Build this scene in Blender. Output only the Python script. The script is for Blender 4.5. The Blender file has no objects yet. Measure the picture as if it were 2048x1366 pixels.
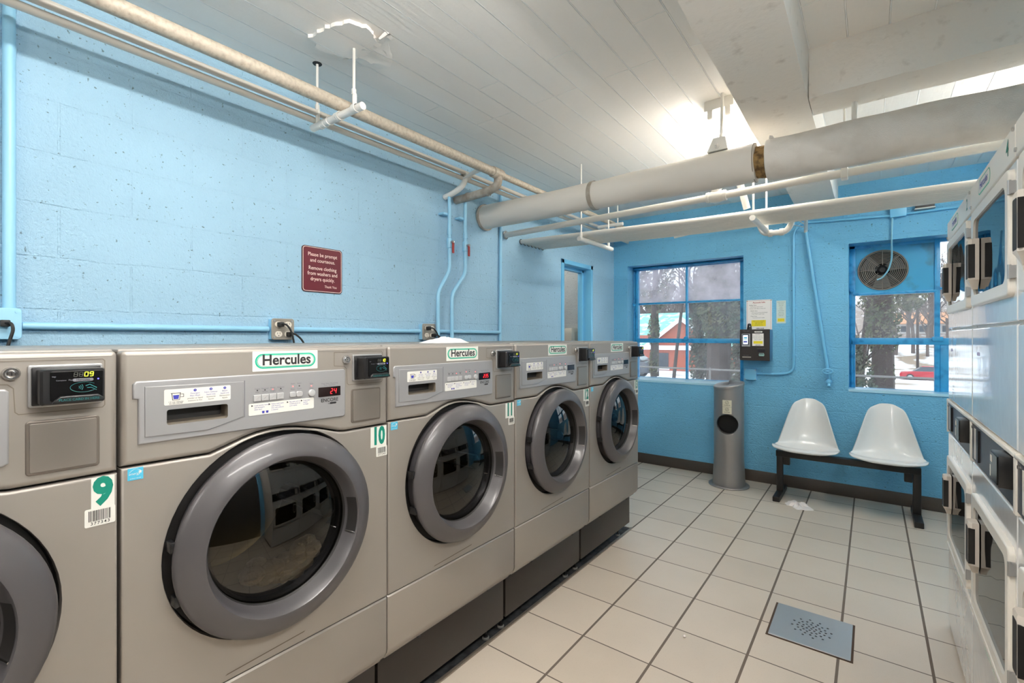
import bpy, bmesh, math, random
from mathutils import Vector, Matrix
random.seed(7)
scn = bpy.context.scene
COL = scn.collection
PI = math.pi
def V(*a): return Vector(a)
# ------------------------------------------------------------------ materials
def lin(c):
    f = lambda v: v / 12.92 if v <= 0.04045 else ((v + 0.055) / 1.055) ** 2.4
    return tuple(f(x / 255.0) for x in c) + (1.0,)
MATS = {}
def pm(name, rgb, rough=0.5, metal=0.0, bump=None, var=None, coat=0.0, spec=0.5, emit=None, bump2=None, aniso=0):
    if name in MATS: return MATS[name]
    m = bpy.data.materials.new(name); m.use_nodes = True
    nt = m.node_tree; b = nt.nodes['Principled BSDF']; N = nt.nodes.new; L = nt.links.new
    b.inputs['Base Color'].default_value = lin(rgb)
    b.inputs['Roughness'].default_value = rough
    b.inputs['Metallic'].default_value = metal
    b.inputs['Coat Weight'].default_value = coat
    b.inputs['Coat Roughness'].default_value = 0.06
    b.inputs['Specular IOR Level'].default_value = spec
    if emit:
        b.inputs['Emission Color'].default_value = lin(emit[0]); b.inputs['Emission Strength'].default_value = emit[1]
    geo = N('ShaderNodeNewGeometry')
    if var:                                   # (scale, other colour, low, high)
        n = N('ShaderNodeTexNoise'); n.inputs['Scale'].default_value = var[0]; n.inputs['Detail'].default_value = 6
        L(geo.outputs['Position'], n.inputs['Vector'])
        r = N('ShaderNodeMapRange'); r.inputs['From Min'].default_value = var[2]; r.inputs['From Max'].default_value = var[3]
        L(n.outputs['Fac'], r.inputs['Value'])
        mx = N('ShaderNodeMix'); mx.data_type = 'RGBA'; mx.inputs[6].default_value = lin(rgb); mx.inputs[7].default_value = lin(var[1])
        L(r.outputs['Result'], mx.inputs[0]); L(mx.outputs[2], b.inputs['Base Color'])
    prev = None
    for bp in (bump, bump2):
        if not bp: continue
        n = N('ShaderNodeTexNoise'); n.inputs['Scale'].default_value = bp[0]; n.inputs['Detail'].default_value = 4
        L(geo.outputs['Position'], n.inputs['Vector'])
        u = N('ShaderNodeBump'); u.inputs['Strength'].default_value = bp[1]; u.inputs['Distance'].default_value = bp[2]
        L(n.outputs['Fac'], u.inputs['Height'])
        if prev: L(prev.outputs['Normal'], u.inputs['Normal'])
        prev = u
    if prev: L(prev.outputs['Normal'], b.inputs['Normal'])
    MATS[name] = m
    return m

def glass_mat(name, tint, haze_rgb, haze, rough=0.02, ior=1.5, streak=0.0, wave=None):
    """a pane: clear or tinted see-through, mirror reflection by angle, and a share of dusty film"""
    m = bpy.data.materials.new(name); m.use_nodes = True
    nt = m.node_tree; nt.nodes.clear(); N = nt.nodes.new; L = nt.links.new
    out = N('ShaderNodeOutputMaterial'); tr = N('ShaderNodeBsdfTransparent'); tr.inputs[0].default_value = lin(tint)
    gl = N('ShaderNodeBsdfGlossy'); gl.inputs['Roughness'].default_value = rough
    fr = N('ShaderNodeFresnel'); fr.inputs['IOR'].default_value = ior
    mx = N('ShaderNodeMixShader'); L(fr.outputs[0], mx.inputs[0]); L(tr.outputs[0], mx.inputs[1]); L(gl.outputs[0], mx.inputs[2])
    last = mx
    if wave:
        g0 = N('ShaderNodeNewGeometry'); wn = N('ShaderNodeTexNoise'); wn.inputs['Scale'].default_value = wave[0]; wn.inputs['Detail'].default_value = 1
        L(g0.outputs['Position'], wn.inputs['Vector']); wb = N('ShaderNodeBump'); wb.inputs['Strength'].default_value = wave[1]; wb.inputs['Distance'].default_value = 0.02
        L(wn.outputs['Fac'], wb.inputs['Height']); L(wb.outputs[0], gl.inputs['Normal'])
    if haze > 0:
        df = N('ShaderNodeBsdfDiffuse'); df.inputs[0].default_value = lin(haze_rgb)
        tl = N('ShaderNodeBsdfTranslucent'); tl.inputs[0].default_value = lin(haze_rgb)
        ad = N('ShaderNodeMixShader'); ad.inputs[0].default_value = 0.75; L(df.outputs[0], ad.inputs[1]); L(tl.outputs[0], ad.inputs[2])
        geo = N('ShaderNodeNewGeometry'); n = N('ShaderNodeTexNoise'); n.inputs['Scale'].default_value = 5; n.inputs['Detail'].default_value = 5
        L(geo.outputs['Position'], n.inputs['Vector'])
        r = N('ShaderNodeMapRange'); r.inputs['From Min'].default_value = 0.3; r.inputs['From Max'].default_value = 0.7
        r.inputs['To Min'].default_value = haze * (1 - streak); r.inputs['To Max'].default_value = min(1, haze * (1 + streak))
        L(n.outputs['Fac'], r.inputs['Value'])
        m2 = N('ShaderNodeMixShader'); L(r.outputs[0], m2.inputs[0]); L(mx.outputs[0], m2.inputs[1]); L(ad.outputs[0], m2.inputs[2]); last = m2
    L(last.outputs[0], out.inputs['Surface'])
    MATS[name] = m
    return m

def block_wall(name, rgb, ax, zoff, loff):
    """painted concrete block: ax = horizontal axis index of the wall"""
    m = bpy.data.materials.new(name); m.use_nodes = True
    nt = m.node_tree; b = nt.nodes['Principled BSDF']; N = nt.nodes.new; L = nt.links.new
    b.inputs['Roughness'].default_value = 0.45
    geo = N('ShaderNodeNewGeometry'); sep = N('ShaderNodeSeparateXYZ'); L(geo.outputs['Position'], sep.inputs[0])
    cmb = N('ShaderNodeCombineXYZ')
    ad1 = N('ShaderNodeMath'); ad1.operation = 'ADD'; ad1.inputs[1].default_value = loff; L(sep.outputs[ax], ad1.inputs[0])
    ad2 = N('ShaderNodeMath'); ad2.operation = 'ADD'; ad2.inputs[1].default_value = zoff; L(sep.outputs[2], ad2.inputs[0])
    wn = N('ShaderNodeTexNoise'); wn.inputs['Scale'].default_value = 6; wn.inputs['Detail'].default_value = 3; L(geo.outputs['Position'], wn.inputs['Vector'])
    wm = N('ShaderNodeMath'); wm.operation = 'MULTIPLY_ADD'; wm.inputs[1].default_value = 0.016; L(wn.outputs['Fac'], wm.inputs[0]); L(ad2.outputs[0], wm.inputs[2])
    L(ad1.outputs[0], cmb.inputs[0]); L(wm.outputs[0], cmb.inputs[1])
    br = N('ShaderNodeTexBrick'); br.inputs['Scale'].default_value = 1.0
    br.inputs['Brick Width'].default_value = 0.41; br.inputs['Row Height'].default_value = 0.183
    br.inputs['Mortar Size'].default_value = 0.005; br.inputs['Mortar Smooth'].default_value = 0.7; br.offset = 0.5
    L(cmb.outputs[0], br.inputs['Vector'])
    inv = N('ShaderNodeMath'); inv.operation = 'SUBTRACT'; inv.inputs[0].default_value = 1.0; L(br.outputs['Fac'], inv.inputs[1])
    bn = N('ShaderNodeBump'); bn.inputs['Strength'].default_value = 0.55; bn.inputs['Distance'].default_value = 0.004; L(inv.outputs[0], bn.inputs['Height'])
    n1 = N('ShaderNodeTexNoise'); n1.inputs['Scale'].default_value = 95; n1.inputs['Detail'].default_value = 5; n1.inputs['Roughness'].default_value = 0.6
    L(geo.outputs['Position'], n1.inputs['Vector'])
    b1 = N('ShaderNodeBump'); b1.inputs['Strength'].default_value = 0.95; b1.inputs['Distance'].default_value = 0.008
    L(n1.outputs['Fac'], b1.inputs['Height']); L(bn.outputs[0], b1.inputs['Normal'])
    n2 = N('ShaderNodeTexNoise'); n2.inputs['Scale'].default_value = 75; n2.inputs['Detail'].default_value = 3; L(geo.outputs['Position'], n2.inputs['Vector'])
    rr = N('ShaderNodeMapRange'); rr.inputs['From Min'].default_value = 0.67; rr.inputs['From Max'].default_value = 0.73; L(n2.outputs['Fac'], rr.inputs['Value'])
    n3 = N('ShaderNodeTexNoise'); n3.inputs['Scale'].default_value = 1.7; n3.inputs['Detail'].default_value = 3; L(geo.outputs['Position'], n3.inputs['Vector'])
    r3 = N('ShaderNodeMapRange'); r3.inputs['From Min'].default_value = 0.35; r3.inputs['From Max'].default_value = 0.65; L(n3.outputs['Fac'], r3.inputs['Value'])
    c = lin(rgb)
    mx = N('ShaderNodeMix'); mx.data_type = 'RGBA'; mx.inputs[6].default_value = c; mx.inputs[7].default_value = tuple(x * 0.90 for x in c[:3]) + (1,)
    L(r3.outputs[0], mx.inputs[0])
    m2 = N('ShaderNodeMix'); m2.data_type = 'RGBA'; m2.inputs[7].default_value = tuple(x * 0.35 for x in c[:3]) + (1,)
    L(rr.outputs[0], m2.inputs[0]); L(mx.outputs[2], m2.inputs[6]); L(m2.outputs[2], b.inputs['Base Color'])
    L(b1.outputs[0], b.inputs['Normal'])
    MATS[name] = m
    return m

def ceiling_mat(name, rgb):
    m = bpy.data.materials.new(name); m.use_nodes = True
    nt = m.node_tree; b = nt.nodes['Principled BSDF']; N = nt.nodes.new; L = nt.links.new
    b.inputs['Roughness'].default_value = 0.5
    geo = N('ShaderNodeNewGeometry'); sep = N('ShaderNodeSeparateXYZ'); L(geo.outputs['Position'], sep.inputs[0])
    cmb = N('ShaderNodeCombineXYZ')
    a1 = N('ShaderNodeMath'); a1.operation = 'ADD'; a1.inputs[1].default_value = 9.35; L(sep.outputs[1], a1.inputs[0])
    a2 = N('ShaderNodeMath'); a2.operation = 'ADD'; a2.inputs[1].default_value = 10.09; L(sep.outputs[0], a2.inputs[0])
    L(a1.outputs[0], cmb.inputs[0]); L(a2.outputs[0], cmb.inputs[1])
    br = N('ShaderNodeTexBrick'); br.inputs['Scale'].default_value = 1.0; br.inputs['Brick Width'].default_value = 2.3; br.inputs['Row Height'].default_value = 0.141
    br.inputs['Mortar Size'].default_value = 0.0036; br.inputs['Mortar Smooth'].default_value = 0.6; br.offset = 0.13; br.offset_frequency = 3
    br.inputs['Color1'].default_value = (0, 0, 0, 1); br.inputs['Color2'].default_value = (1, 1, 1, 1); br.inputs['Mortar'].default_value = (1, 1, 1, 1)
    L(cmb.outputs[0], br.inputs['Vector'])
    cm = N('ShaderNodeMix'); cm.data_type = 'RGBA'; cm.inputs[6].default_value = lin(rgb); cm.inputs[7].default_value = lin((252, 251, 248)); L(br.outputs['Fac'], cm.inputs[0]); L(cm.outputs[2], b.inputs['Base Color'])
    bs = N('ShaderNodeBump'); bs.inputs['Strength'].default_value = 0.3; bs.inputs['Distance'].default_value = 0.003; L(br.outputs['Color'], bs.inputs['Height'])
    bn = N('ShaderNodeBump'); bn.inputs['Strength'].default_value = 0.8; bn.inputs['Distance'].default_value = 0.006; L(br.outputs['Fac'], bn.inputs['Height']); L(bs.outputs[0], bn.inputs['Normal'])
    mp = N('ShaderNodeMapping'); mp.inputs['Scale'].default_value = (60, 5, 5); L(geo.outputs['Position'], mp.inputs['Vector'])
    n1 = N('ShaderNodeTexNoise'); n1.inputs['Scale'].default_value = 1.0; n1.inputs['Detail'].default_value = 5; L(mp.outputs[0], n1.inputs['Vector'])
    b1 = N('ShaderNodeBump'); b1.inputs['Strength'].default_value = 0.4; b1.inputs['Distance'].default_value = 0.005; L(n1.outputs['Fac'], b1.inputs['Height']); L(bn.outputs[0], b1.inputs['Normal'])
    n2 = N('ShaderNodeTexNoise'); n2.inputs['Scale'].default_value = 30; n2.inputs['Detail'].default_value = 6; L(geo.outputs['Position'], n2.inputs['Vector'])
    b2 = N('ShaderNodeBump'); b2.inputs['Strength'].default_value = 0.2; b2.inputs['Distance'].default_value = 0.005; L(n2.outputs['Fac'], b2.inputs['Height']); L(b1.outputs[0], b2.inputs['Normal'])
    L(b2.outputs[0], b.inputs['Normal'])
    MATS[name] = m
    return m

TILE = 0.308
def floor_mat(name):
    m = bpy.data.materials.new(name); m.use_nodes = True
    nt = m.node_tree; b = nt.nodes['Principled BSDF']; N = nt.nodes.new; L = nt.links.new
    geo = N('ShaderNodeNewGeometry'); sep = N('ShaderNodeSeparateXYZ'); L(geo.outputs['Position'], sep.inputs[0])
    def M(op, a, bb=None, c=None):
        n = N('ShaderNodeMath'); n.operation = op
        for i, x in enumerate((a, bb, c)):
            if x is None: continue
            if isinstance(x, (int, float)): n.inputs[i].default_value = x
            else: L(x, n.inputs[i])
        return n.outputs[0]
    tx = M('DIVIDE', M('ADD', sep.outputs[0], 1.033 + TILE * 20), TILE)
    ty = M('DIVIDE', M('ADD', sep.outputs[1], -3.118 + TILE * 40), TILE)
    def edge(t, half):
        d = M('SUBTRACT', 0.5, M('ABSOLUTE', M('SUBTRACT', M('FRACT', t), 0.5)))
        return M('LESS_THAN', d, half / TILE)
    g = M('MAXIMUM', edge(tx, 0.0052), edge(ty, 0.0030))
    cmb = N('ShaderNodeCombineXYZ'); L(M('FLOOR', tx), cmb.inputs[0]); L(M('FLOOR', ty), cmb.inputs[1])
    wn = N('ShaderNodeTexWhiteNoise'); wn.noise_dimensions = '2D'; L(cmb.outputs[0], wn.inputs['Vector'])
    ns = N('ShaderNodeTexNoise'); ns.inputs['Scale'].default_value = 3.2; ns.inputs['Detail'].default_value = 8; L(geo.outputs['Position'], ns.inputs['Vector'])
    s = M('ADD', M('MULTIPLY', wn.outputs['Value'], 0.45), M('MULTIPLY', ns.outputs['Fac'], 0.7))
    mx = N('ShaderNodeMix'); mx.data_type = 'RGBA'; mx.inputs[6].default_value = lin((216, 203, 187)); mx.inputs[7].default_value = lin((197, 184, 168)); L(s, mx.inputs[0])
    sp = N('ShaderNodeTexNoise'); sp.inputs['Scale'].default_value = 260; sp.inputs['Detail'].default_value = 1; L(geo.outputs['Position'], sp.inputs['Vector'])
    spm = M('MULTIPLY', M('GREATER_THAN', sp.outputs['Fac'], 0.70), 0.35)
    m1 = N('ShaderNodeMix'); m1.data_type = 'RGBA'; m1.inputs[7].default_value = lin((150, 135, 118)); L(spm, m1.inputs[0]); L(mx.outputs[2], m1.inputs[6])
    m2 = N('ShaderNodeMix'); m2.data_type = 'RGBA'; m2.inputs[7].default_value = lin((104, 92, 82)); L(g, m2.inputs[0]); L(m1.outputs[2], m2.inputs[6])
    L(m2.outputs[2], b.inputs['Base Color'])
    L(M('MULTIPLY_ADD', g, 0.45, 0.36), b.inputs['Roughness'])
    bp = N('ShaderNodeBump'); bp.inputs['Strength'].default_value = 0.5; bp.inputs['Distance'].default_value = 0.003; L(M('SUBTRACT', 1.0, g), bp.inputs['Height'])
    L(bp.outputs[0], b.inputs['Normal'])
    MATS[name] = m
    return m

# ------------------------------------------------------------------ mesh builder
_tc = {}
def text_geo(body, size, bold=0.0, align='CENTER', sx=1.0, spacing=1.0, shear=0.0):
    key = (body, size, bold, align, sx, spacing, shear)
    if key in _tc: return _tc[key]
    cu = bpy.data.curves.new('t', 'FONT'); cu.body = body; cu.size = size; cu.align_x = align; cu.align_y = 'CENTER'
    cu.offset = bold * size; cu.space_character = spacing; cu.resolution_u = 3; cu.shear = shear
    o = bpy.data.objects.new('t', cu); COL.objects.link(o)
    dg = bpy.context.evaluated_depsgraph_get(); dg.update()
    me = bpy.data.meshes.new_from_object(o.evaluated_get(dg))
    vs = [(v.co.x * sx, v.co.y) for v in me.vertices]; fs = [tuple(p.vertices) for p in me.polygons]
    bpy.data.objects.remove(o); bpy.data.curves.remove(cu); bpy.data.meshes.remove(me)
    _tc[key] = (vs, fs)
    return _tc[key]

FR = (V(0, 0, 0), V(0, 1, 0), V(0, 0, 1))      # front frame: right = +y, up = +z, out = +x
def rrect(y0, y1, z0, z1, r=0.0, seg=5):
    if r <= 0: return [(y0, z0), (y1, z0), (y1, z1), (y0, z1)]
    pts = []
    for cx, cy, a0 in ((y1 - r, z0 + r, -PI / 2), (y1 - r, z1 - r, 0), (y0 + r, z1 - r, PI / 2), (y0 + r, z0 + r, PI)):
        for i in range(seg + 1):
            a = a0 + PI / 2 * i / seg
            pts.append((cx + r * math.cos(a), cy + r * math.sin(a)))
    return pts
def circ(cy, cz, r, n=48, sy=1.0):
    return [(cy + r * sy * math.cos(2 * PI * i / n), cz + r * math.sin(2 * PI * i / n)) for i in range(n)]
def inset(pts, d):
    n = len(pts); out = []
    for i in range(n):
        a, b, c = Vector(pts[i - 1]), Vector(pts[i]), Vector(pts[(i + 1) % n])
        e1 = (b - a); e2 = (c - b)
        if e1.length < 1e-9: e1 = e2.copy()
        if e2.length < 1e-9: e2 = e1.copy()
        e1.normalize(); e2.normalize()
        n1 = Vector((-e1.y, e1.x)); n2 = Vector((-e2.y, e2.x))
        m = n1 + n2; l = m.length
        if l < 1e-6: m = n1
        else: m = m / l
        k = d / max(0.35, m.dot(n1))
        out.append((b.x + m.x * k, b.y + m.y * k))
    return out

OFF = {}
class B:
    def __init__(s): s.bm = bmesh.new(); s.mi = 0; s.mats = []; s.off = V(0, 0, 0)
    def m(s, mat):
        if mat not in s.mats: s.mats.append(mat)
        s.mi = s.mats.index(mat); return s
    def _f(s, vs):
        try:
            f = s.bm.faces.new(vs); f.material_index = s.mi; return f
        except ValueError: return None
    def box(s, x0, x1, y0, y1, z0, z1, bev=0.0, seg=2):
        x0, x1 = min(x0, x1), max(x0, x1); y0, y1 = min(y0, y1), max(y0, y1); z0, z1 = min(z0, z1), max(z0, z1)
        v = [s.bm.verts.new((x, y, z)) for x in (x0, x1) for y in (y0, y1) for z in (z0, z1)]
        fs = [s._f([v[i] for i in q]) for q in ((0, 1, 3, 2), (4, 6, 7, 5), (0, 4, 5, 1), (2, 3, 7, 6), (0, 2, 6, 4), (1, 5, 7, 3))]
        if bev > 0:
            es = list({e for f in fs for e in f.edges})
            r = bmesh.ops.bevel(s.bm, geom=es, offset=bev, segments=seg, profile=0.5, affect='EDGES')
            for f in r['faces']: f.material_index = s.mi
        return s
    def hexa(s, p):                               # 8 corner points, bottom ring then top ring
        v = [s.bm.verts.new(q) for q in p]
        for q in ((3, 2, 1, 0), (4, 5, 6, 7), (0, 1, 5, 4), (1, 2, 6, 5), (2, 3, 7, 6), (3, 0, 4, 7)): s._f([v[i] for i in q])
        return s
    def rings(s, rings, cap0=True, cap1=True, closed=True):
        R = [[s.bm.verts.new(p) for p in r] for r in rings]
        for a, b in zip(R, R[1:]):
            n = len(a)
            for i in range(n if closed else n - 1):
                j = (i + 1) % n
                s._f([a[i], a[j], b[j], b[i]])
        if cap0: s._f(list(reversed(R[0])))
        if cap1: s._f(R[-1])
        return R
    def lathe(s, prof, O=(0, 0, 0), A=(0, 0, 1), n=32, cap0=False, cap1=False, a0=0.0, a1=2 * PI):
        O = Vector(O); A = Vector(A).normalized()
        X = A.orthogonal().normalized() if abs(A.x) < 0.9 or abs(A.y) > 1e-6 else V(0, 1, 0)
        if abs(A.z) > 0.99: X = V(1, 0, 0)
        if abs(A.x) > 0.99: X = V(0, 1, 0) 
        Y = A.cross(X)
        full = abs(a1 - a0 - 2 * PI) < 1e-6
        k = n if full else n + 1
        rs = []
        for (h, r) in prof:
            rs.append([O + A * h + (X * math.cos(a0 + (a1 - a0) * i / n) + Y * math.sin(a0 + (a1 - a0) * i / n)) * r for i in range(k)])
        s.rings(rs, cap0, cap1, full); return s
    def cyl(s, p0, p1, r, n=16, r1=None, cap=True):
        p0, p1 = Vector(p0), Vector(p1)
        A = (p1 - p0); h = A.length
        return s.lathe([(0, r), (h, r if r1 is None else r1)], p0, A, n, cap, cap)
    def tube(s, pts, r, n=10, cap=True, bend=0.0, rs=None):
        P = [Vector(p) for p in pts]
        if bend > 0 and len(P) > 2:
            Q = [P[0]]
            for i in range(1, len(P) - 1):
                a, b, c = P[i - 1], P[i], P[i + 1]
                d1 = (a - b); d2 = (c - b); t = min(bend, d1.length * 0.49, d2.length * 0.49)
                q0 = b + d1.normalized() * t; q2 = b + d2.normalized() * t
                for k in range(7):
                    u = k / 6
                    Q.append(q0 * (1 - u) ** 2 + b * 2 * u * (1 - u) + q2 * u * u)
            Q.append(P[-1]); P = Q
        T = []
        for i in range(len(P)):
            a = P[max(0, i - 1)]; b = P[min(len(P) - 1, i + 1)]
            T.append((b - a).normalized())
        N = T[0].orthogonal().normalized(); rings = []
        for i, p in enumerate(P):
            N = (N - T[i] * N.dot(T[i]))
            N = N.normalized() if N.length > 1e-6 else T[i].orthogonal().normalized()
            Bn = T[i].cross(N); rr = rs[i] if rs else r
            rings.append([p + (N * math.cos(2 * PI * k / n) + Bn * math.sin(2 * PI * k / n)) * rr for k in range(n)])
        s.rings(rings, cap, cap); return s
    def sphere(s, c, r, sx=1, sy=1, sz=1, n=12):
        M = Matrix.Translation(Vector(c)) @ Matrix.Diagonal((r * sx, r * sy, r * sz, 1))
        g = bmesh.ops.create_uvsphere(s.bm, u_segments=n, v_segments=max(6, n // 2 + 2), radius=1, matrix=M)
        for v in g['verts']:
            for f in v.link_faces: f.material_index = s.mi
        return s
    def P3(s, fr, p, d=0.0):
        O, R, U = fr
        return O + R * p[0] + U * p[1] + R.cross(U) * d
    def prism(s, pts, d0, d1, fr=FR, round_=0.0, back=True, seg=3):
        """polygon (counter-clockwise seen from outside) extruded from depth d0 to d1; round_ = soft front edge"""
        rr = [[s.P3(fr, p, d0) for p in pts]]
        if round_ > 0:
            for i in range(seg + 1):
                a = PI / 2 * i / seg
                rr.append([s.P3(fr, p, d1 - round_ * (1 - math.sin(a))) for p in inset(pts, round_ * (1 - math.cos(a)))])
            rr.append([s.P3(fr, p, d1) for p in inset(pts, round_ * 1.12)])
        else: rr.append([s.P3(fr, p, d1) for p in pts])
        s.rings(rr, back, True); return s
    def plate(s, pts, holes, d0, d1, fr=FR, round_=0.0, pocket=None, back=False):
        """like prism, but the front face has holes; each hole gets a wall down to depth `pocket`"""
        rr = [[s.P3(fr, p, d0) for p in pts]]
        if round_ > 0:
            for i in range(4):
                a = PI / 2 * i / 3
                rr.append([s.P3(fr, p, d1 - round_ * (1 - math.sin(a))) for p in inset(pts, round_ * (1 - math.cos(a)))])
            rr.append([s.P3(fr, p, d1) for p in inset(pts, round_ * 1.12)])
        else: rr.append([s.P3(fr, p, d1) for p in pts])
        R = s.rings(rr, back, False)
        ed = [s.bm.edges.get((R[-1][i], R[-1][(i + 1) % len(pts)])) for i in range(len(pts))]
        hv = []
        for h in holes:
            vs = [s.bm.verts.new(s.P3(fr, p, d1)) for p in h]; hv.append((h, vs))
            for i in range(len(vs)): ed.append(s.bm.edges.new((vs[i], vs[(i + 1) % len(vs)])))
        g = bmesh.ops.triangle_fill(s.bm, edges=ed, use_beauty=True, use_dissolve=False, normal=fr[1].cross(fr[2]))
        for f in g['geom']:
            if isinstance(f, bmesh.types.BMFace): f.material_index = s.mi
        if pocket is not None:
            for h, vs in hv:
                w = [s.bm.verts.new(s.P3(fr, p, pocket)) for p in h]; n = len(vs)
                for i in range(n): s._f([vs[(i + 1) % n], vs[i], w[i], w[(i + 1) % n]])
        return s
    def text(s, body, p, size, d=0.0, fr=FR, bold=0.0, align='CENTER', sx=1.0, spacing=1.0, shear=0.0):
        vs, fs = text_geo(body, size, bold, align, sx, spacing, shear)
        bv = [s.bm.verts.new(s.P3(fr, (p[0] + v[0], p[1] + v[1]), d)) for v in vs]
        for f in fs: s._f([bv[i] for i in f])
        return s
    def seg7(s, ch, y, z, w, h, d, fr=FR):
        on = {'0': 'abcdef', '1': 'bc', '2': 'abged', '3': 'abgcd', '4': 'fgbc', '5': 'afgcd', '6': 'afgcde', '7': 'abc', '8': 'abcdefg', '9': 'abfgcd'}[ch]
        t = w * 0.17; hh = h / 2
        R = {'a': (t, w - t, h - t, h), 'g': (t, w - t, hh - t / 2, hh + t / 2), 'd': (t, w - t, 0, t), 'f': (0, t, hh, h - t / 2), 'e': (0, t, t / 2, hh), 'b': (w - t, w, hh, h - t / 2), 'c': (w - t, w, t / 2, hh)}
        for k in on:
            a, b, c, e = R[k]
            s._f([s.bm.verts.new(s.P3(fr, (y + q[0] + 0.12 * (q[1]), z + q[1]), d)) for q in ((a, c), (b, c), (b, e), (a, e))])
        return s
    def build(s, name, parent=None, mats=None, smooth=True, ang=35, off=None):
        me = bpy.data.meshes.new(name)
        o = None
        if parent is not None and off is None: off = OFF.get(parent.name)
        if off is not None: bmesh.ops.translate(s.bm, verts=s.bm.verts, vec=-Vector(off))
        bmesh.ops.recalc_face_normals(s.bm, faces=s.bm.faces)
        s.bm.to_mesh(me); s.bm.free()
        for mt in s.mats: me.materials.append(mt)
        if smooth:
            me.polygons.foreach_set('use_smooth', [True] * len(me.polygons))
            me.set_sharp_from_angle(angle=math.radians(ang))
        o = bpy.data.objects.new(name, me); COL.objects.link(o)
        if parent is not None:
            o.parent = parent
        if off is not None: OFF[o.name] = Vector(off)
        return o
def thing(name, label, cat, loc, group=None, rotz=0.0, world=True):
    o = bpy.data.objects.new(name, None); COL.objects.link(o); o.empty_display_size = 0.1
    o.location = loc; o.rotation_euler = (0, 0, rotz); tag(o, label, cat, group)
    if world: OFF[o.name] = Vector(loc)      # children are modelled in room coordinates
    return o
def tag(o, label, cat, group=None):
    o['label'] = label; o['category'] = cat
    if group: o['group'] = group
    return o
def solo(b, name, label, cat, base, group=None, **k):
    """one-mesh thing, modelled in room coordinates, origin at its base"""
    o = b.build(name, off=base, **k); o.location = base; return tag(o, label, cat, group)
def struct(o): o['kind'] = 'structure'; return o
def child_of(o, parent):
    """sub-part of a part: same local frame"""
    o.parent = parent; return o

# ------------------------------------------------------------------ palette
BLUE = (118, 192, 230); BLUE_LIT = (166, 205, 228)  # one blue paint; second copy lightened for the strongly lit left wall
block_wall('blue_block', BLUE_LIT, 1, 10 - 0.104 + 0.183, 10.10)
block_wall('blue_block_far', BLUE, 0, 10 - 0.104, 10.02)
block_wall('pale_block', (216, 220, 222), 0, 10.02, 10.2)
ceiling_mat('ceiling_paint', (239, 235, 229))
floor_mat('floor_tile')
blue_lit = pm('blue_paint_light', (150, 204, 232), 0.38, bump=(60, 0.15, 0.002))  # lit copy of the blue paint, for fittings on the left wall
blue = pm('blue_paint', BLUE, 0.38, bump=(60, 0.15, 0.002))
frameblue = pm('frame_blue', (58, 160, 212), 0.35, bump=(50, 0.2, 0.002), var=(14, (30, 120, 176), 0.5, 0.7))
white = pm('white_paint', (228, 225, 218), 0.45, bump=(70, 0.12, 0.002))
beamw = pm('beam_white', (228, 223, 215), 0.6, bump=(45, 0.5, 0.004), bump2=(6, 0.3, 0.01), var=(16, (205, 198, 188), 0.6, 0.75))
brownbase = pm('base_brown', (70, 62, 55), 0.5, bump=(40, 0.1, 0.002))
pipewrap = pm('pipe_wrap', (218, 212, 203), 0.6, bump=(160, 0.25, 0.001), bump2=(9, 0.35, 0.01))
pipecanvas = pm('pipe_canvas', (222, 217, 210), 0.8, bump=(220, 0.5, 0.002), bump2=(14, 0.2, 0.004), var=(12, (212, 206, 198), 0.45, 0.7))
insul = pm('insulation', (150, 122, 78), 0.95, bump=(90, 0.8, 0.006), var=(40, (92, 70, 42), 0.45, 0.65))
galv = pm('grimy_pipe', (186, 176, 160), 0.55, 0.1, bump=(120, 0.4, 0.001), var=(70, (158, 146, 130), 0.42, 0.72))
greytape = pm('grey_tape', (150, 141, 128), 0.6, bump=(90, 0.3, 0.002), var=(20, (172, 165, 155), 0.4, 0.6))
black = pm('black_plastic', (18, 18, 20), 0.35)
rubber = pm('black_rubber', (22, 22, 22), 0.6)
chrome = pm('chrome', (205, 205, 205), 0.18, 1.0)
steel = pm('brushed_steel', (178, 178, 178), 0.45, 0.8, bump=(200, 0.08, 0.001))
taupe = pm('taupe_enamel', (150, 144, 137), 0.42, 0.35, bump=(1.5, 0.1, 0.01), spec=0.5)
fasc = pm('silver_fascia', (156, 156, 157), 0.42, 0.35)
fasc2 = pm('silver_drawer', (150, 150, 151), 0.45, 0.35)
rimg = pm('door_grey', (72, 70, 72), 0.4, 0.12, coat=0.12)
darkrec = pm('dark_recess', (20, 18, 17), 0.6)
ped = pm('pedestal_brown', (32, 26, 21), 0.45, bump=(8, 0.1, 0.004))
drumm = pm('drum_steel', (84, 79, 68), 0.4, 0.7)
foam = pm('suds', (250, 244, 228), 0.9, bump=(60, 0.7, 0.01))
sticker = pm('sticker_white', (220, 219, 212), 0.4)
ink = pm('ink_black', (28, 26, 28), 0.5)
inkgrey = pm('ink_grey', (110, 110, 118), 0.5)
inkblue = pm('ink_blue', (48, 52, 150), 0.5)
green = pm('logo_green', (22, 168, 138), 0.45)
teal = pm('number_green', (0, 118, 100), 0.45)
ebl = pm('energy_blue', (72, 176, 210), 0.45)
red_led = pm('red_led', (255, 40, 50), 0.4, emit=((255, 40, 50), 1.6))
yel_led = pm('yellow_led', (230, 245, 60), 0.4, emit=((228, 245, 50), 1.6))
blu_led = pm('blue_led', (90, 90, 255), 0.4, emit=((90, 80, 255), 2.0))
dim_led = pm('unlit_led', (70, 72, 66), 0.4)
rlamp = pm('pink_led', (255, 120, 120), 0.4, emit=((255, 90, 90), 1.0))
dispm = pm('display_black', (24, 15, 16), 0.12)
readm = pm('reader_black', (10, 10, 11), 0.22, spec=0.3)
inktl = pm('reader_teal', (22, 96, 98), 0.5)
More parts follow.
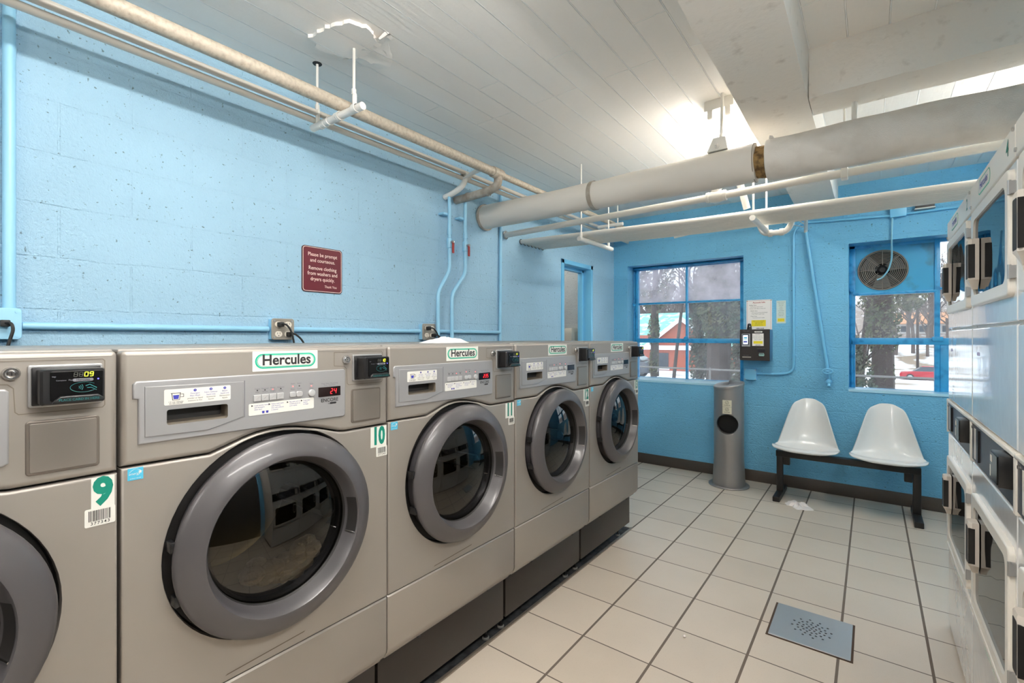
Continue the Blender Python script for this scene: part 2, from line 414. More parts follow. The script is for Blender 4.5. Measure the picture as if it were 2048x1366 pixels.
glass_mat('door_glass', (172, 162, 134), (0, 0, 0), 0, 0.012, 1.65)
maroon = pm('maroon_plastic', (92, 20, 33), 0.35)
signw = pm('sign_cream', (238, 220, 208), 0.5)
creamp = pm('cream_plastic', (226, 218, 204), 0.4)
boxgrey = pm('outlet_steel', (172, 163, 150), 0.4, 0.6, bump=(60, 0.2, 0.002))
redv = pm('valve_red', (150, 48, 44), 0.45)
seatw = pm('seat_white', (232, 231, 228), 0.22, coat=0.3)
benchb = pm('bench_black', (28, 25, 24), 0.4)
binm = pm('bin_silver', (150, 147, 145), 0.38, 0.55, bump=(150, 0.06, 0.001))
dryw = pm('dryer_white', (233, 231, 229), 0.10, coat=0.6, bump=(2.6, 0.22, 0.02))
drywm = pm('dryer_white_trim', (232, 226, 216), 0.3)
dryh = pm('dryer_handle', (216, 206, 194), 0.4)
strip = pm('charcoal_strip', (62, 62, 70), 0.4)
paper = pm('paper_white', (240, 236, 232), 0.6)
yellow = pm('label_yellow', (236, 216, 44), 0.6)
kbrown = pm('kiosk_brown', (44, 38, 36), 0.35)
kside = pm('kiosk_side', (86, 128, 160), 0.3, 0.5)  # grey-blue metal with the reflected blue put into its colour
screen = pm('screen', (225, 235, 250), 0.3, emit=((215, 228, 250), 0.9))
fan_m = pm('fan_wire', (136, 129, 120), 0.5, 0.3)
fan_d = pm('fan_dark', (34, 36, 38), 0.6)
fan_b = pm('fan_blade', (112, 112, 110), 0.5)
tube_e = pm('tube_glow', (255, 250, 240), 0.4, emit=((255, 250, 243), 34.0)); tube_b = pm('tube_glow_bright', (255, 250, 240), 0.4, emit=((255, 252, 248), 74.0)); tube_fill = pm('tube_glow_rear', (255, 250, 240), 0.4, emit=((255, 252, 248), 74.0))  # last tube material serves the added fill lights
wrapc = pm('bag_plastic', (238, 236, 234), 0.35, bump=(30, 0.5, 0.01), var=(9, (220, 196, 200), 0.55, 0.75))
tissue = pm('tissue', (236, 228, 224), 0.6, bump=(40, 0.5, 0.006))
padm = pm('pad_concrete', (66, 68, 70), 0.8, bump=(30, 0.5, 0.01), var=(20, (40, 40, 42), 0.4, 0.6))
trimm = pm('floor_trim', (150, 138, 124), 0.5, 0.3)

# ------------------------------------------------------------------ room shell
XW, YF, XR, YB, ZC = -2.29, 4.89, 1.35, -2.6, 2.64
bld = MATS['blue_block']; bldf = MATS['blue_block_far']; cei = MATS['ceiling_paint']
b = B().m(MATS['floor_tile'])
b.box(-1.338, XR + .1, YB - .1, YF + .02, -.1, 0)
b.box(XW - .02, -1.338, 3.16, YF + .02, -.1, 0); struct(b.build('floor'))
b = B().m(padm).box(XW - .02, -1.338, YB - .1, 3.16, -.1, -.004); struct(b.build('floor_pad'))
b = B().m(trimm).box(-1.350, -1.334, YB, 3.16, -.01, .006, .002); struct(b.build('trim_floor_edge'))
# left wall with the doorway (y 3.757 .. 4.369)
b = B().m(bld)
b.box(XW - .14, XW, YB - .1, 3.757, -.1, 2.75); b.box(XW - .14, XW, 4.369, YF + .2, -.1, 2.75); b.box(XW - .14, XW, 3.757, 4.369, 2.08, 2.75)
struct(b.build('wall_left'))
# far wall with two window openings
W1 = (-2.13, -.962, .885, 2.128); W2 = (-.150, 1.20, .905, 2.138)
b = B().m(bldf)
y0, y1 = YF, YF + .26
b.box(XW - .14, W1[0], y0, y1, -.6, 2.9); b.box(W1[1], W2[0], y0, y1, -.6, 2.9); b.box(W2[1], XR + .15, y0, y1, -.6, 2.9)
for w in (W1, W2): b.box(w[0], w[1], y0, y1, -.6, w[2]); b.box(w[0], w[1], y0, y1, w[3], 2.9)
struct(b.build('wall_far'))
rearw = pm('rear_wall', (60, 56, 52), .6)
b = B().m(bldf).box(XR, XR + .15, 1.0, YF, -.1, 2.75); b.m(rearw).box(XR, XR + .15, YB - .1, 1.0, -.1, 2.75); struct(b.build('wall_right'))
b = B().m(rearw).box(XW - .14, XR + .15, YB - .15, YB, -.1, 2.75); struct(b.build('wall_back'))
b = B().m(cei).box(XW - .14, XR + .15, YB - .15, YF + .02, ZC, ZC + .2); ceil = struct(b.build('ceiling'))
b = B().m(cei); rnd = random.Random(4)             # broken-out plaster patch round the hanger rod
key = [(-1.955, 1.15), (-1.905, 1.075), (-1.80, 1.085), (-1.69, 1.12), (-1.655, 1.20), (-1.70, 1.265), (-1.80, 1.30), (-1.90, 1.265)]
pts = []
for i in range(len(key)):
    a, c = key[i], key[(i + 1) % len(key)]
    for k in range(6): pts.append((a[0] + (c[0] - a[0]) * k / 6 + rnd.uniform(-.006, .006), a[1] + (c[1] - a[1]) * k / 6 + rnd.uniform(-.006, .006)))
b.prism(pts, -.016, .004, (V(0, 0, ZC), V(1, 0, 0), V(0, 1, 0)))
n_ = 14                                               # torn plaster beside it
g = []
for i in range(n_ + 1):
    row = []
    for k in range(9):
        t_ = i / n_; x = -1.93 + .30 * t_; y = 1.255 + .012 * math.sin(7 * t_) + k * .016 * (.5 + math.sin(PI * min(1, t_ + .15)))
        row.append((x + rnd.uniform(-.006, .006), y + rnd.uniform(-.005, .005), ZC - (.018 * (1 - k / 8) * rnd.uniform(.15, 1.2)) + (.004 if k == 8 or i in (0, n_) else 0)))
    g.append(row)
b.rings(g, False, False, False)
struct(b.build('patch', ceil, ang=20))
def beam(name, x0, x1, yy0, yy1, z0, wob):
    b = B().m(beamw); n = 24
    L_ = yy1 - yy0 if wob == 'y' else x1 - x0
    rs = []
    for i in range(n + 1):
        t = i / n; j = lambda: random.uniform(-.004, .004)
        if wob == 'y':
            y = yy0 + L_ * t; rs.append([(x0 + j(), y, z0), (x1 + j(), y, z0), (x1, y, ZC + .01), (x0, y, ZC + .01)])
        else:
            x = x0 + L_ * t; rs.append([(x, yy0 + j(), z0 + j() * .5), (x, yy1 + j(), z0 + j() * .5), (x, yy1, ZC + .01), (x, yy0, ZC + .01)])
    b.rings(rs); return struct(b.build(name, smooth=False))
beam('ceiling_beam', -.490, -.222, YB, YF, 2.42, 'y')
beam('ceiling_beam', -.222, XR, 2.49, 2.70, 2.42, 'x')
beam('ceiling_beam', -.222, XR, -.40, -.18, 2.42, 'x')
# baseboards
b = B().m(brownbase).box(XW, XR, YF - .012, YF, 0, .105, .004); struct(b.build('baseboard_far'))
b = B().m(brownbase).box(XW, XW + .012, 4.40, YF - .012, 0, .105, .004); struct(b.build('baseboard_left'))
# doorway and the little washroom behind it
d = bpy.data.objects.new('door_1', None); COL.objects.link(d); d.location = (XW, 3.757, 0); struct(d); OFF['door_1'] = Vector(d.location)
b = B().m(blue)
for yy in ((3.757, 3.80), (4.326, 4.369)): b.box(XW - .13, XW + .012, yy[0], yy[1], 0, 2.08, .003)
b.box(XW - .13, XW + .012, 3.757, 4.369, 2.04, 2.08, .003)
b.box(XW - .13, XW - .075, 4.300, 4.327, 0, 2.04, .003); b.box(XW - .13, XW - .075, 3.799, 4.327, 2.01, 2.041, .003)
b.build('door_frame', d)
pb = MATS['pale_block']
b = B().m(pb); b.box(-3.9, XW - .141, 4.62, 4.72, 0, 2.6); struct(b.build('wall_washroom_far'))
b = B().m(pb); b.box(-3.9, -3.8, 2.6, 4.62, 0, 2.6); struct(b.build('wall_washroom_side'))
b = B().m(pb); b.box(-3.9, XW - .141, 2.5, 2.6, 0, 2.6); struct(b.build('wall_washroom_near'))
b = B().m(white); b.box(-3.9, XW - .141, 2.5, 4.72, 2.6, 2.7); struct(b.build('ceiling_washroom'))
b = B().m(MATS['floor_tile']); b.box(-3.9, XW - .141, 2.5, 4.72, -.1, 0); struct(b.build('floor_washroom'))
b = B().m(creamp)
rs = []
for i in range(9):
    t = i / 8; z = 1.17 + .28 * t; k = 1 if t < .7 else math.sqrt(max(0, 1 - ((t - .7) / .34) ** 2))
    w = .082 * (.35 + .65 * k); dp = .13 * (.55 + .45 * k)
    rs.append([(-2.66 + w * q[0], 4.62 - dp * q[1], z) for q in ((-1, 0), (-1, .8), (-.7, 1), (.7, 1), (1, .8), (1, 0))])
b.rings(rs)
hd = solo(b, 'hand_dryer', 'cream hand dryer on the washroom wall seen through the doorway', 'hand dryer', (-2.66, 4.62, 1.17))
b = B().m(black); b.box(-2.685, -2.635, 4.486, 4.492, 1.262, 1.282); b.build('nozzle', hd, off=(-2.66, 4.62, 1.17))

# ------------------------------------------------------------------ windows
def pane_mat(name, haze, rgb=(205, 203, 212)): return glass_mat(name, (236, 240, 240), rgb, haze, 0.02, 1.5, 0.35)
pane_mat('pane_fog', .42, (206, 200, 206)); pane_mat('pane_dusty', .08, (216, 212, 214)); pane_mat('pane_clear', .04)
def window(n, w, yy, bars_v, bars_h, panes, extra=None):
    o = bpy.data.objects.new('window_%d' % n, None); COL.objects.link(o); o.location = (w[0], yy, w[2]); struct(o); OFF[o.name] = Vector(o.location)
    b = B().m(frameblue)
    for q in bars_v: b.box(q[0], q[1], yy - q[4], yy + .03, q[2], q[3], .004)
    for q in bars_h: b.box(q[0], q[1], yy - q[4], yy + .03, q[2], q[3], .004)
    b.build('window_frame', o)
    for (x0, x1, z0, z1, m_) in panes:
        b = B().m(MATS[m_]).box(x0 - .004, x1 + .004, yy + .008, yy + .012, z0 - .004, z1 + .004); b.build('pane', o)
    return o
yy = 5.09
w1 = window(1, W1, yy,
    [(-2.15, -2.115, .88, 2.14, .02), (-2.109, -2.078, .90, 2.105, .035), (-2.13, -2.10, .88, 2.14, -.005), (-1.028, -.94, .88, 2.14, .02), (-1.557, -1.538, .89, 2.11, .022)],
    [(-2.15, -.94, 2.093, 2.15, .02), (-2.15, -.94, 2.100, 2.120, .05), (-2.15, -.94, .875, .909, .02), (-2.09, -1.02, 1.710, 1.730, .02), (-2.10, -1.01, 1.289, 1.335, .036)],
    [(-2.078, -1.557, 1.730, 2.093, 'pane_fog'), (-1.538, -1.028, 1.730, 2.093, 'pane_fog'), (-2.078, -1.557, 1.335, 1.710, 'pane_dusty'), (-1.538, -1.028, 1.335, 1.710, 'pane_dusty'),
     (-2.078, -1.557, .909, 1.289, 'pane_dusty'), (-1.538, -1.028, .909, 1.289, 'pane_dusty')])
b = B().m(frameblue)
b.lathe([(-.05, .022), (-.035, .026), (-.03, .02)], (-1.546, yy, 1.335), (0, 1, 0), 16, True, True)
b.build('sash_catch', w1)
b = B().m(frameblue).box(-2.122, -2.105, yy - .06, yy - .02, 1.18, 1.30, .003).box(-2.125, -2.103, yy - .07, yy - .03, 1.70, 1.73, .003)
b.cyl((-2.115, yy - .05, 1.18), (-2.115, yy - .05, 2.08), .006, 8); b.build('stay_bar', w1)
w2 = window(2, W2, yy,
    [(-.152, -.107, .90, 2.15, .02), (-.138, -.124, .91, 1.33, .03), (.407, .441, .90, 2.15, .028), (1.16, 1.22, .90, 2.15, .02), (.441, .612, .90, 1.33, .02), (.82, .84, 1.34, 2.11, .02)],
    [(-.153, 1.22, 2.113, 2.155, .02), (-.153, 1.22, .895, .9125, .02), (-.143, 1.22, 1.287, 1.342, .03), (-.122, .418, 1.709, 1.730, .03), (.418, 1.22, 1.730, 1.748, .02)],
    [(-.112, .407, 1.342, 1.709, 'pane_dusty'), (-.124, .407, .9125, 1.287, 'pane_clear'), (.441, .82, 1.342, 1.730, 'pane_dusty'), (.441, .82, 1.748, 2.113, 'pane_dusty'), (.84, 1.16, 1.342, 2.113, 'pane_dusty'), (.612, 1.16, .9125, 1.287, 'pane_clear')])
b = B().m(frameblue).lathe([(-.06, .012), (-.045, .018), (-.03, .012)], (-.131, yy, 1.753), (0, 1, 0), 12, True, True); b.build('sash_catch', w2)
b = B().m(frameblue).box(.390, .459, yy - .045, yy - .02, 1.317, 1.352, .006); b.build('latch_plate', w2)
for x0, x1, z, w in ((-2.13, -.962, .885, w1), (-.150, 1.2, .905, w2)):      # sills sloping into the room, blue lightened to carry the daylight
    b = B().m(pm('sill_blue', (176, 222, 242), 0.3)); z1_ = z + .006; z2_ = z + (.022 if w is w1 else .006)
    b.hexa([(x0, YF - .006, z - .014), (x1, YF - .006, z - .014), (x1, yy - .012, z - .014), (x0, yy - .012, z - .014), (x0, YF - .006, z1_), (x1, YF - .006, z1_), (x1, yy - .012, z2_), (x0, yy - .012, z2_)]); b.build('sill', w)

# exhaust fan in its panel, in place of the top pane of window_2
FX, FZ, FYP = .0785, 1.917, 5.075
ft = thing('exhaust_fan', 'grimy round exhaust fan with wire grille in the blue window panel', 'fan', (FX, FYP, 1.730))
pnl = pm('fan_panel_blue', (58, 165, 210), 0.4, bump=(40, 0.2, 0.002), var=(5, (60, 120, 140), 0.56, 0.72))
fpl = (V(0, FYP, 0), V(1, 0, 0), V(0, 0, 1))           # out = -y
b = B().m(pnl); b.plate(rrect(-.110, .255, 1.730, 2.113), [circ(FX, FZ, .161, 40)], -.02, 0, fpl); b.plate(rrect(.255, .408, 1.730, 2.113, 0), [], -.02, -.002, fpl); b.build('mounting_panel', ft)
b = B().m(fan_d).lathe([(-.0, .161), (.07, .161), (.09, .153)], (FX, FYP, FZ), (0, 1, 0), 40); b.lathe([(.085, .002), (.09, .153)], (FX, FYP, FZ), (0, 1, 0), 40); b.build('shroud', ft)
b = B().m(fan_m)
for r in [.165, .153, .141, .129, .117, .105, .093, .081, .069, .057]:
    dy = -.030 * (1 - (r / .165) ** 2) ** .5
    b.tube([(FX + r * math.cos(2 * PI * k / 40), FYP - .007 + dy, FZ + r * math.sin(2 * PI * k / 40)) for k in range(41)], .0028 if r < .16 else .006, 6, False)
for k in range(8):
    a = 2 * PI * k / 8
    b.tube([(FX + r * math.cos(a), FYP - .009 - .030 * (1 - (r / .165) ** 2) ** .5, FZ + r * math.sin(a)) for r in (.04, .08, .12, .15, .165)], .0028, 6)
b.build('grille', ft)
for k in range(3):
    a = 2 * PI * k / 3 + .5; b = B().m(fan_b)
    rs = []
    for i in range(7):
        r = .035 + .11 * i / 6; wd = .030 + .035 * i / 6
        ca, sa = math.cos(a), math.sin(a)
        q = []
        for s_ in (-1, -.3, .4, 1):
            t = s_ * wd; q.append((FX + r * ca - t * sa, FYP + .035 + s_ * .018, FZ + r * sa + t * ca))
        rs.append(q + [(p[0], p[1] + .002, p[2]) for p in reversed(q)])
    b.rings(rs); b.build('blade', ft)
b = B().m(fan_d).lathe([(-.045, .0), (-.045, .02), (-.03, .036), (.03, .036)], (FX, FYP + .027, FZ), (0, 1, 0), 20); b.build('hub', ft)

# ------------------------------------------------------------------ washing machines
# local frame: +x out of the front, y to the right along the front, z up; origin on the floor under the front left edge
WW = .684; ZT = 1.318; DC = (.335, .838)
SEAM = [(0, 1.072), (.168, 1.069), (.199, 1.079), (.243, 1.094), (.275, 1.102), (.31, 1.106), (.345, 1.106), (.384, 1.101), (.445, 1.088), (.509, 1.069), (.528, 1.066), (WW, 1.066)]
CACHE = {}
def part(name, parent, fn, key=None):
    k = key or name
    if k in CACHE:
        o = bpy.data.objects.new(name, CACHE[k]); COL.objects.link(o); o.parent = parent; return o
    b = B(); fn(b); o = b.build(name, parent); CACHE[k] = o.data; return o
def stadium(cy, cz, w, h, n=10):
    r = h / 2; a = w / 2 - r; pts = []
    for i in range(n + 1): t = -PI / 2 + PI * i / n; pts.append((cy + a + r * math.cos(t), cz + r * math.sin(t)))
    for i in range(n + 1): t = PI / 2 + PI * i / n; pts.append((cy - a + r * math.cos(t), cz + r * math.sin(t)))
    return pts
def hercules(b, cy, cz, w, h, d, fr=FR):
    b.m(sticker).prism(rrect(cy - w / 2, cy + w / 2, cz - h / 2, cz + h / 2, .002), d - .0006, d, fr)
    b.m(green).prism(stadium(cy, cz, w * .93, h * .74), d, d + .0003, fr)
    b.m(sticker).prism(stadium(cy, cz, w * .88, h * .60), d, d + .0006, fr)
    b.m(green).prism(stadium(cy, cz, w * .87, h * .575), d, d + .0008, fr)
    b.m(sticker).prism(stadium(cy, cz, w * .855, h * .53), d, d + .001, fr)
    b.m(ink).text('Hercules', (cy + .001, cz + h * .03), h * .73, d + .0013, fr, bold=.026, sx=w * .80 / (h * .73 * 3.85))
def f_cab(b):
    b.m(taupe).plate(rrect(.004, WW - .004, .285, 1.312, .006), [circ(DC[0], DC[1], .184, 48)], -.76, -.03, back=True)
    b.m(darkrec).plate(rrect(.012, WW - .012, .33, 1.30), [circ(DC[0], DC[1], .190, 48)], -.029, -.027)
def f_top(b):
    b.m(taupe).box(-.77, -.03, 0, WW, 1.308, 1.322, .006);
def f_upper(b):
    pts = [(0, SEAM[0][1] + .0015)] + [(p[0], p[1] + .0015) for p in SEAM[1:]] + rrect(0, WW, 1.2, ZT, .010)[6:18]
    pts = [p for p in pts if not (p[1] > 1.199 and p[1] < 1.201)]
    b.m(taupe).plate(pts, [rrect(.078, .205, 1.150, 1.186, .005)], -.05, 0, round_=.010)
    b.m(pm('taupe_dark', (120, 110, 100), .5, .4))
    o = [(.492, 1.262), (.492, 1.303), (.660, 1.303), (.664, 1.299), (.664, 1.208), (.660, 1.203), (.540, 1.203), (.535, 1.208), (.533, 1.252), (.526, 1.259)]
    o = list(reversed(o)); ii = inset(o, .0016)
    for i in range(len(o)):
        j = (i + 1) % len(o)
        b._f([b.bm.verts.new(b.P3(FR, q, .0006)) for q in (o[i], o[j], ii[j], ii[i])])
def f_front(b):
    pts = [(0, .5065), (WW, .5065), (WW, 1.063)] + [(p[0], p[1] - .0025) for p in reversed(SEAM)][1:]
    hole = circ(DC[0], DC[1], .2645, 64)
    b.m(taupe).plate(pts, [hole], -.05, 0, round_=.005)
    b.lathe([(0, .2645), (-.003, .263), (-.012, .262)], (0, *DC), (1, 0, 0), 64)
    b.m(darkrec).lathe([(-.012, .262), (-.03, .258), (-.034, .20)], (0, *DC), (1, 0, 0), 56)
    b.m(pm('scuff', (96, 84, 72), .6)); b._f([b.bm.verts.new(p) for p in ((.0006, .20, .522), (.0006, .40, .530), (.0006, .405, .533), (.0006, .205, .525))])
def f_kick(b):
    prof = [(-.05, .5035), (-.004, .5035), (0, .499), (0, .33), (-.004, .316), (-.014, .302), (-.04, .284), (-.10, .276), (-.10, .30)]
    rs = []
    for y, k in ((0, .0), (.006, 0), (WW - .006, 0), (WW, 0)):
        dx = -.004 if y in (0, WW) else 0
        rs.append([(x + dx, y, z) for x, z in prof])
    b.m(taupe).rings(rs)
    for y in (.14, .52): b.m(darkrec).cyl((-.012, y, .300), (-.010, y, .297), .007, 10)
def f_fascia(b):
    o = [(.028, 1.116), (.521, 1.112), (.528, 1.117), (.528, 1.247), (.523, 1.252), (.025, 1.252), (.019, 1.246), (.019, 1.215), (.028, 1.213)]
    b.m(fasc).plate(o, [rrect(.0785, .2045, 1.1505, 1.1855, .005)], -.004, .004, round_=.003)
    b.m(inkgrey).prism([(.2428, 1.147), (.2442, 1.147), (.2442, 1.2385), (.2428, 1.2385)], .004, .0045)
    b.m(inkgrey)
    for body, y, z in (('Heavy', .274, 1.2145), ('Normal', .293, 1.2145), ('Perm', .313, 1.2145), ('Delicate', .334, 1.2145), ('Hot', .274, 1.206), ('Warm', .293, 1.206), ('Bright', .313, 1.206), ('Cold', .334, 1.206),
                       ('Extra', .367, 1.221), ('Rinse', .367, 1.206), ('Super', .385, 1.221), ('Cycle', .385, 1.206), ('Start', .42, 1.217), ('Press', .42, 1.204)):
        b.text(body, (y, z), .0055, .0046)
    b.text('Press Start / Remaining', (.476, 1.2135), .0055, .0046); b.text('Time / Vend Price', (.476, 1.2085), .005, .0046)
    b.m(ink).text('ENCORE', (.476, 1.1655), .014, .0048, bold=.01); b.text('by', (.474, 1.156), .006, .0048); b.prism(stadium(.487, 1.156, .020, .005), .004, .0047)
    for i, y in enumerate((.274, .293, .313, .334, .367, .385, .42)):
        b.m(rlamp if i in (2, 4, 6) else ink).cyl((.004, y, 1.2105 if i != 4 and i != 5 else 1.2135), (.0052, y, 1.2105 if i != 4 and i != 5 else 1.2135), .0016, 8)
def f_drawer(b):
    o = [(.0395, 1.1305), (.160, 1.1275), (.175, 1.131), (.2405, 1.149), (.2405, 1.2365), (.0395, 1.2395)]
    h = rrect(.079, .204, 1.151, 1.185, .005)
    b.m(fasc2).plate(o, [h], .002, .0062, round_=.0015)
    b.m(pm('slot_shade', (128, 120, 108), .4, .4))
    v0 = [b.bm.verts.new(b.P3(FR, p, .0062)) for p in h]; inn = inset(h, .004)
    v1 = [b.bm.verts.new(b.P3(FR, (p[0], p[1] * 1.0 + (.004 if p[1] < 1.168 else 0)), -.035)) for p in inn]
    for i in range(len(v0)): j = (i + 1) % len(v0); b._f([v0[j], v0[i], v1[i], v1[j]])
    b._f(v1)
def f_dlabel(b):
    d = .0066
    b.m(sticker).prism(rrect(.074, .210, 1.195, 1.230, .003), .0058, d)
    b.m(inkblue); b._f([b.bm.verts.new(b.P3(FR, p, d + .0003)) for p in ((.092, 1.2075), (.101, 1.2075), (.1025, 1.2165), (.0905, 1.2165))])
    b.m(ink)
    for q in (((.086, 1.2215), (.106, 1.2215), (.1055, 1.2205), (.0865, 1.2205)), ((.0875, 1.2205), (.089, 1.2205), (.0905, 1.2055), (.0893, 1.2055)), ((.104, 1.2205), (.1055, 1.2205), (.1035, 1.2055), (.1025, 1.2055)), ((.0893, 1.2062), (.1035, 1.2062), (.1035, 1.2052), (.0893, 1.2052)),
              ((.106, 1.2185), (.1115, 1.2185), (.1115, 1.2175), (.106, 1.2175)), ((.1105, 1.2185), (.1115, 1.2185), (.1115, 1.212), (.1105, 1.212)), ((.1045, 1.212), (.1115, 1.212), (.1115, 1.211), (.1045, 1.211))):
        b._f([b.bm.verts.new(b.P3(FR, p, d + .0004)) for p in q])
    b.text('1/2 cup capacity', (.096, 1.2015), .0045, d + .0004); b.text('do not overfill', (.096, 1.198), .0045, d + .0004)
    for y, n, a in ((.134, '1', ('Detergent', 'Main Wash', 'powder or liquid', 'measure to line')), (.167, '2', ('Fabric Softener', 'liquid only', 'Suavizante', 'liquido')), (.197, '3', ('Bleach', 'liquid only', 'Blanqueador', 'liquido'))):
        b.m(inkblue).cyl((d, y, 1.2245), (d + .0003, y, 1.2245), .0032, 12); b.m(sticker).text(n, (y, 1.2245), .005, d + .0005)
        for k, t in enumerate(a): (b.m(inkblue) if k < 2 else b.m(ink)).text(t, (y, 1.2175 - k * .0055), .0046, d + .0004)
def f_ilabel(b):
    d = .0048
    b.m(sticker).prism(rrect(.253, .427, 1.148, 1.178, .003), .0038, d)
    for y, a in ((.259, ('Load laundry loosely', 'add detergent', 'close door')), (.302, ('Select wash cycle', 'with buttons', 'then add softener', 'in drawer')), (.350, ('Pay with card or', 'mobile phone at', 'card reader')), (.389, ('Press start', 'button', 'to begin'))):
        b.m(ink); b._f([b.bm.verts.new(b.P3(FR, p, d + .0003)) for p in ((y, 1.170), (y + .005, 1.1725), (y, 1.175))])
        b.m(inkblue)
        for k, t in enumerate(a): b.text(t, (y + .007, 1.1725 - k * .0052), .0046, d + .0003, align='LEFT')
    b.m(inkblue)
    for y in (.286, .296): b._f([b.bm.verts.new(b.P3(FR, p, d + .0003)) for p in ((y, 1.151), (y + .005, 1.151), (y + .006, 1.157), (y - .001, 1.157))])
def f_pbtn(b): b.m(pm('button_grey', (186, 186, 186), .4, .3)).prism(rrect(0, .0185, 1.183, 1.1995, .001), .003, .0075, round_=.0012)
def f_obtn(b): b.m(MATS['button_grey']).prism(rrect(0, .0180, 1.1845, 1.199, .005), .003, .0075, round_=.0015)
def f_start(b): b.m(MATS['button_grey']).lathe([(.003, .0100), (.008, .0098), (.0095, .0085), (.010, .0)], (0, .42, 1.191), (1, 0, 0), 24)
def f_disp(txt):
    def f(b):
        b.m(dispm).prism(rrect(.441, .510, 1.1765, 1.2035, .001), .003, .0056)
        b.m(red_led); y = .441 + .069 - .0105 * len(txt.replace(':', '')) - .012
        for ch in txt:
            if ch == ':':
                b.prism(rrect(y - .0025, y - .0010, 1.187, 1.1885), .0056, .0060); b.prism(rrect(y - .0020, y - .0005, 1.193, 1.1945), .0056, .0060); continue
            b.seg7(ch, y, 1.1830, .0072, .0150, .0061); y += .0115
    return f
def f_logo(b): hercules(b, .352, 1.2845, .177, .052, .0008)
def f_plate(b):
    b.m(steel).plate(rrect(.552, .659, 1.214, 1.294, .004), [], 0, .006, round_=.002)
    b.m(black).box(.006, .012, .556, .655, 1.218, 1.290, .002)
def f_lock(b):
    b.m(chrome).lathe([(0, .0125), (.006, .0125), (.009, .0105), (.009, .008), (.006, .0078), (.007, .005), (.012, .0045), (.012, 0)], (0, .5305, 1.280), (1, 0, 0), 20)
    b.m(darkrec).box(.0121, .0124, .5295, .5315, 1.277, 1.283)
def f_coin(b):
    b.m(pm('coin_rim', (118, 110, 102), .4, .5)).prism(rrect(.549, .655, 1.087, 1.189, .006), 0, .003, round_=.002)
    b.m(pm('coin_face', (142, 135, 128), .38, .6)).prism(rrect(.554, .650, 1.092, 1.184, .003), .003, .005, round_=.001)
def f_reader(b):
    b.m(black); c = [(.560, .660), (.560, .660), (.568, .664)]
    rs = []
    for x, (y0, y1), zz in ((.010, (.562, .652), (1.222, 1.286)), (.045, (.562, .654), (1.221, 1.287)), (.050, (.566, .652), (1.224, 1.286))):
        rs.append([(x, p[0], p[1]) for p in rrect(y0, y1, zz[0], zz[1], .004)])
    b.rings(rs)
    b.m(readm).prism(rrect(.575, .650, 1.2275, 1.283, .003), .05, .0525, round_=.001)
    b.m(black).prism([(.577, 1.224), (.650, 1.224), (.650, 1.230), (.642, 1.2365), (.588, 1.2365), (.580, 1.230)], .05, .058, round_=.002)
    b.m(inktl).text('PLACE CARD IN HERE', (.6145, 1.2295), .0062, .0585, bold=.012, sx=.95)
def f_screen(n):
    def f(b):
        d = .0528
        b.m(dim_led)
        y = .6065
        for i, ch in enumerate('88' + n):
            b.m(dim_led if i < 2 else yel_led).seg7(ch, y, 1.2715, .0058, .0088, d); y += .0076
        b.m(inkgrey).prism(stadium(.6205, 1.2655, .030, .0056), .0525, d); b.m(ink).text('Hercules', (.6205, 1.2655), .0054, d + .0003, bold=.01)
        b.m(blu_led).cyl((.0525, .6425, 1.266), (d, .6425, 1.266), .0013, 8)
        b.m(inkgrey).text('Complete   Play', (.594, 1.266), .0035, d); b.text('tap', (.580, 1.2735), .0045, d)
        b.m(inktl)
        for r in (.004, .0065, .009):
            pts = [(d, .611 + r * math.cos(t), 1.2515 + r * math.sin(t)) for t in [-.6 + 1.2 * k / 6 for k in range(7)]]
            b.tube(pts, .0006, 4)
        pts = [(d, .6215 + .0195 * math.cos(t), 1.2515 + .0095 * math.sin(t)) for t in [.7 + 5.0 * k / 20 for k in range(21)]]
        b.tube(pts, .0004, 4)
        b.tube([(d, .624, 1.2535), (d, .630, 1.2560), (d, .640, 1.2490)], .0011, 4); b.tube([(d, .626, 1.2500), (d, .632, 1.2500), (d, .640, 1.2450)], .0009, 4)
    return f
def f_energy(b):
    d = .0008
    b.m(ebl).prism(rrect(.011, .038, 1.042, 1.0675, 0), 0, d)
    b.m(sticker)
    b.tube([(d, .0135 + .022 * k / 8, 1.058 + .0075 * math.sin(PI * k / 8)) for k in range(9)], .0004, 4)
    b.text('energy', (.0225, 1.0555), .0075, d + .0003, shear=.3); b.text('ENERGY SAVER', (.0245, 1.0455), .0028, d + .0003)
    st = []
    for k in range(10):
        r = .0042 if k % 2 == 0 else .0018; a = PI / 2 + k * PI / 5; st.append((.0325 + r * math.cos(a), 1.0585 + r * math.sin(a)))
    b.prism(st, d, d + .0003)
def f_num(n):
    def f(b):
        w = .060 if len(n) == 2 else .037
        y1 = .679; y0 = y1 - w
        b.m(sticker).prism(rrect(y0, y1, .998, 1.062, .001), 0, .0008)
        b.m(teal).text(n, ((y0 + y1) / 2, 1.0305), .074, .0011, bold=.048, sx=.64 if len(n) == 2 else .84)
    return f
def f_bar(code, y0, y1, z0, z1):
    def f(b):
        b.m(sticker).prism(rrect(y0, y1, z0, z1, .003), 0, .001)
        rnd = random.Random(int(code)); y = y0 + .006; b.m(ink)
        while y < y1 - .007:
            w = rnd.choice((.0006, .0009, .0014)); b.prism(rrect(y, y + w, z0 + .0105, z1 - .004), .001, .0013); y += w + rnd.choice((.0007, .001, .0012))
        b.text(code, ((y0 + y1) / 2, z0 + .0058), .0085, .0013, bold=.01, spacing=1.25)
    return f
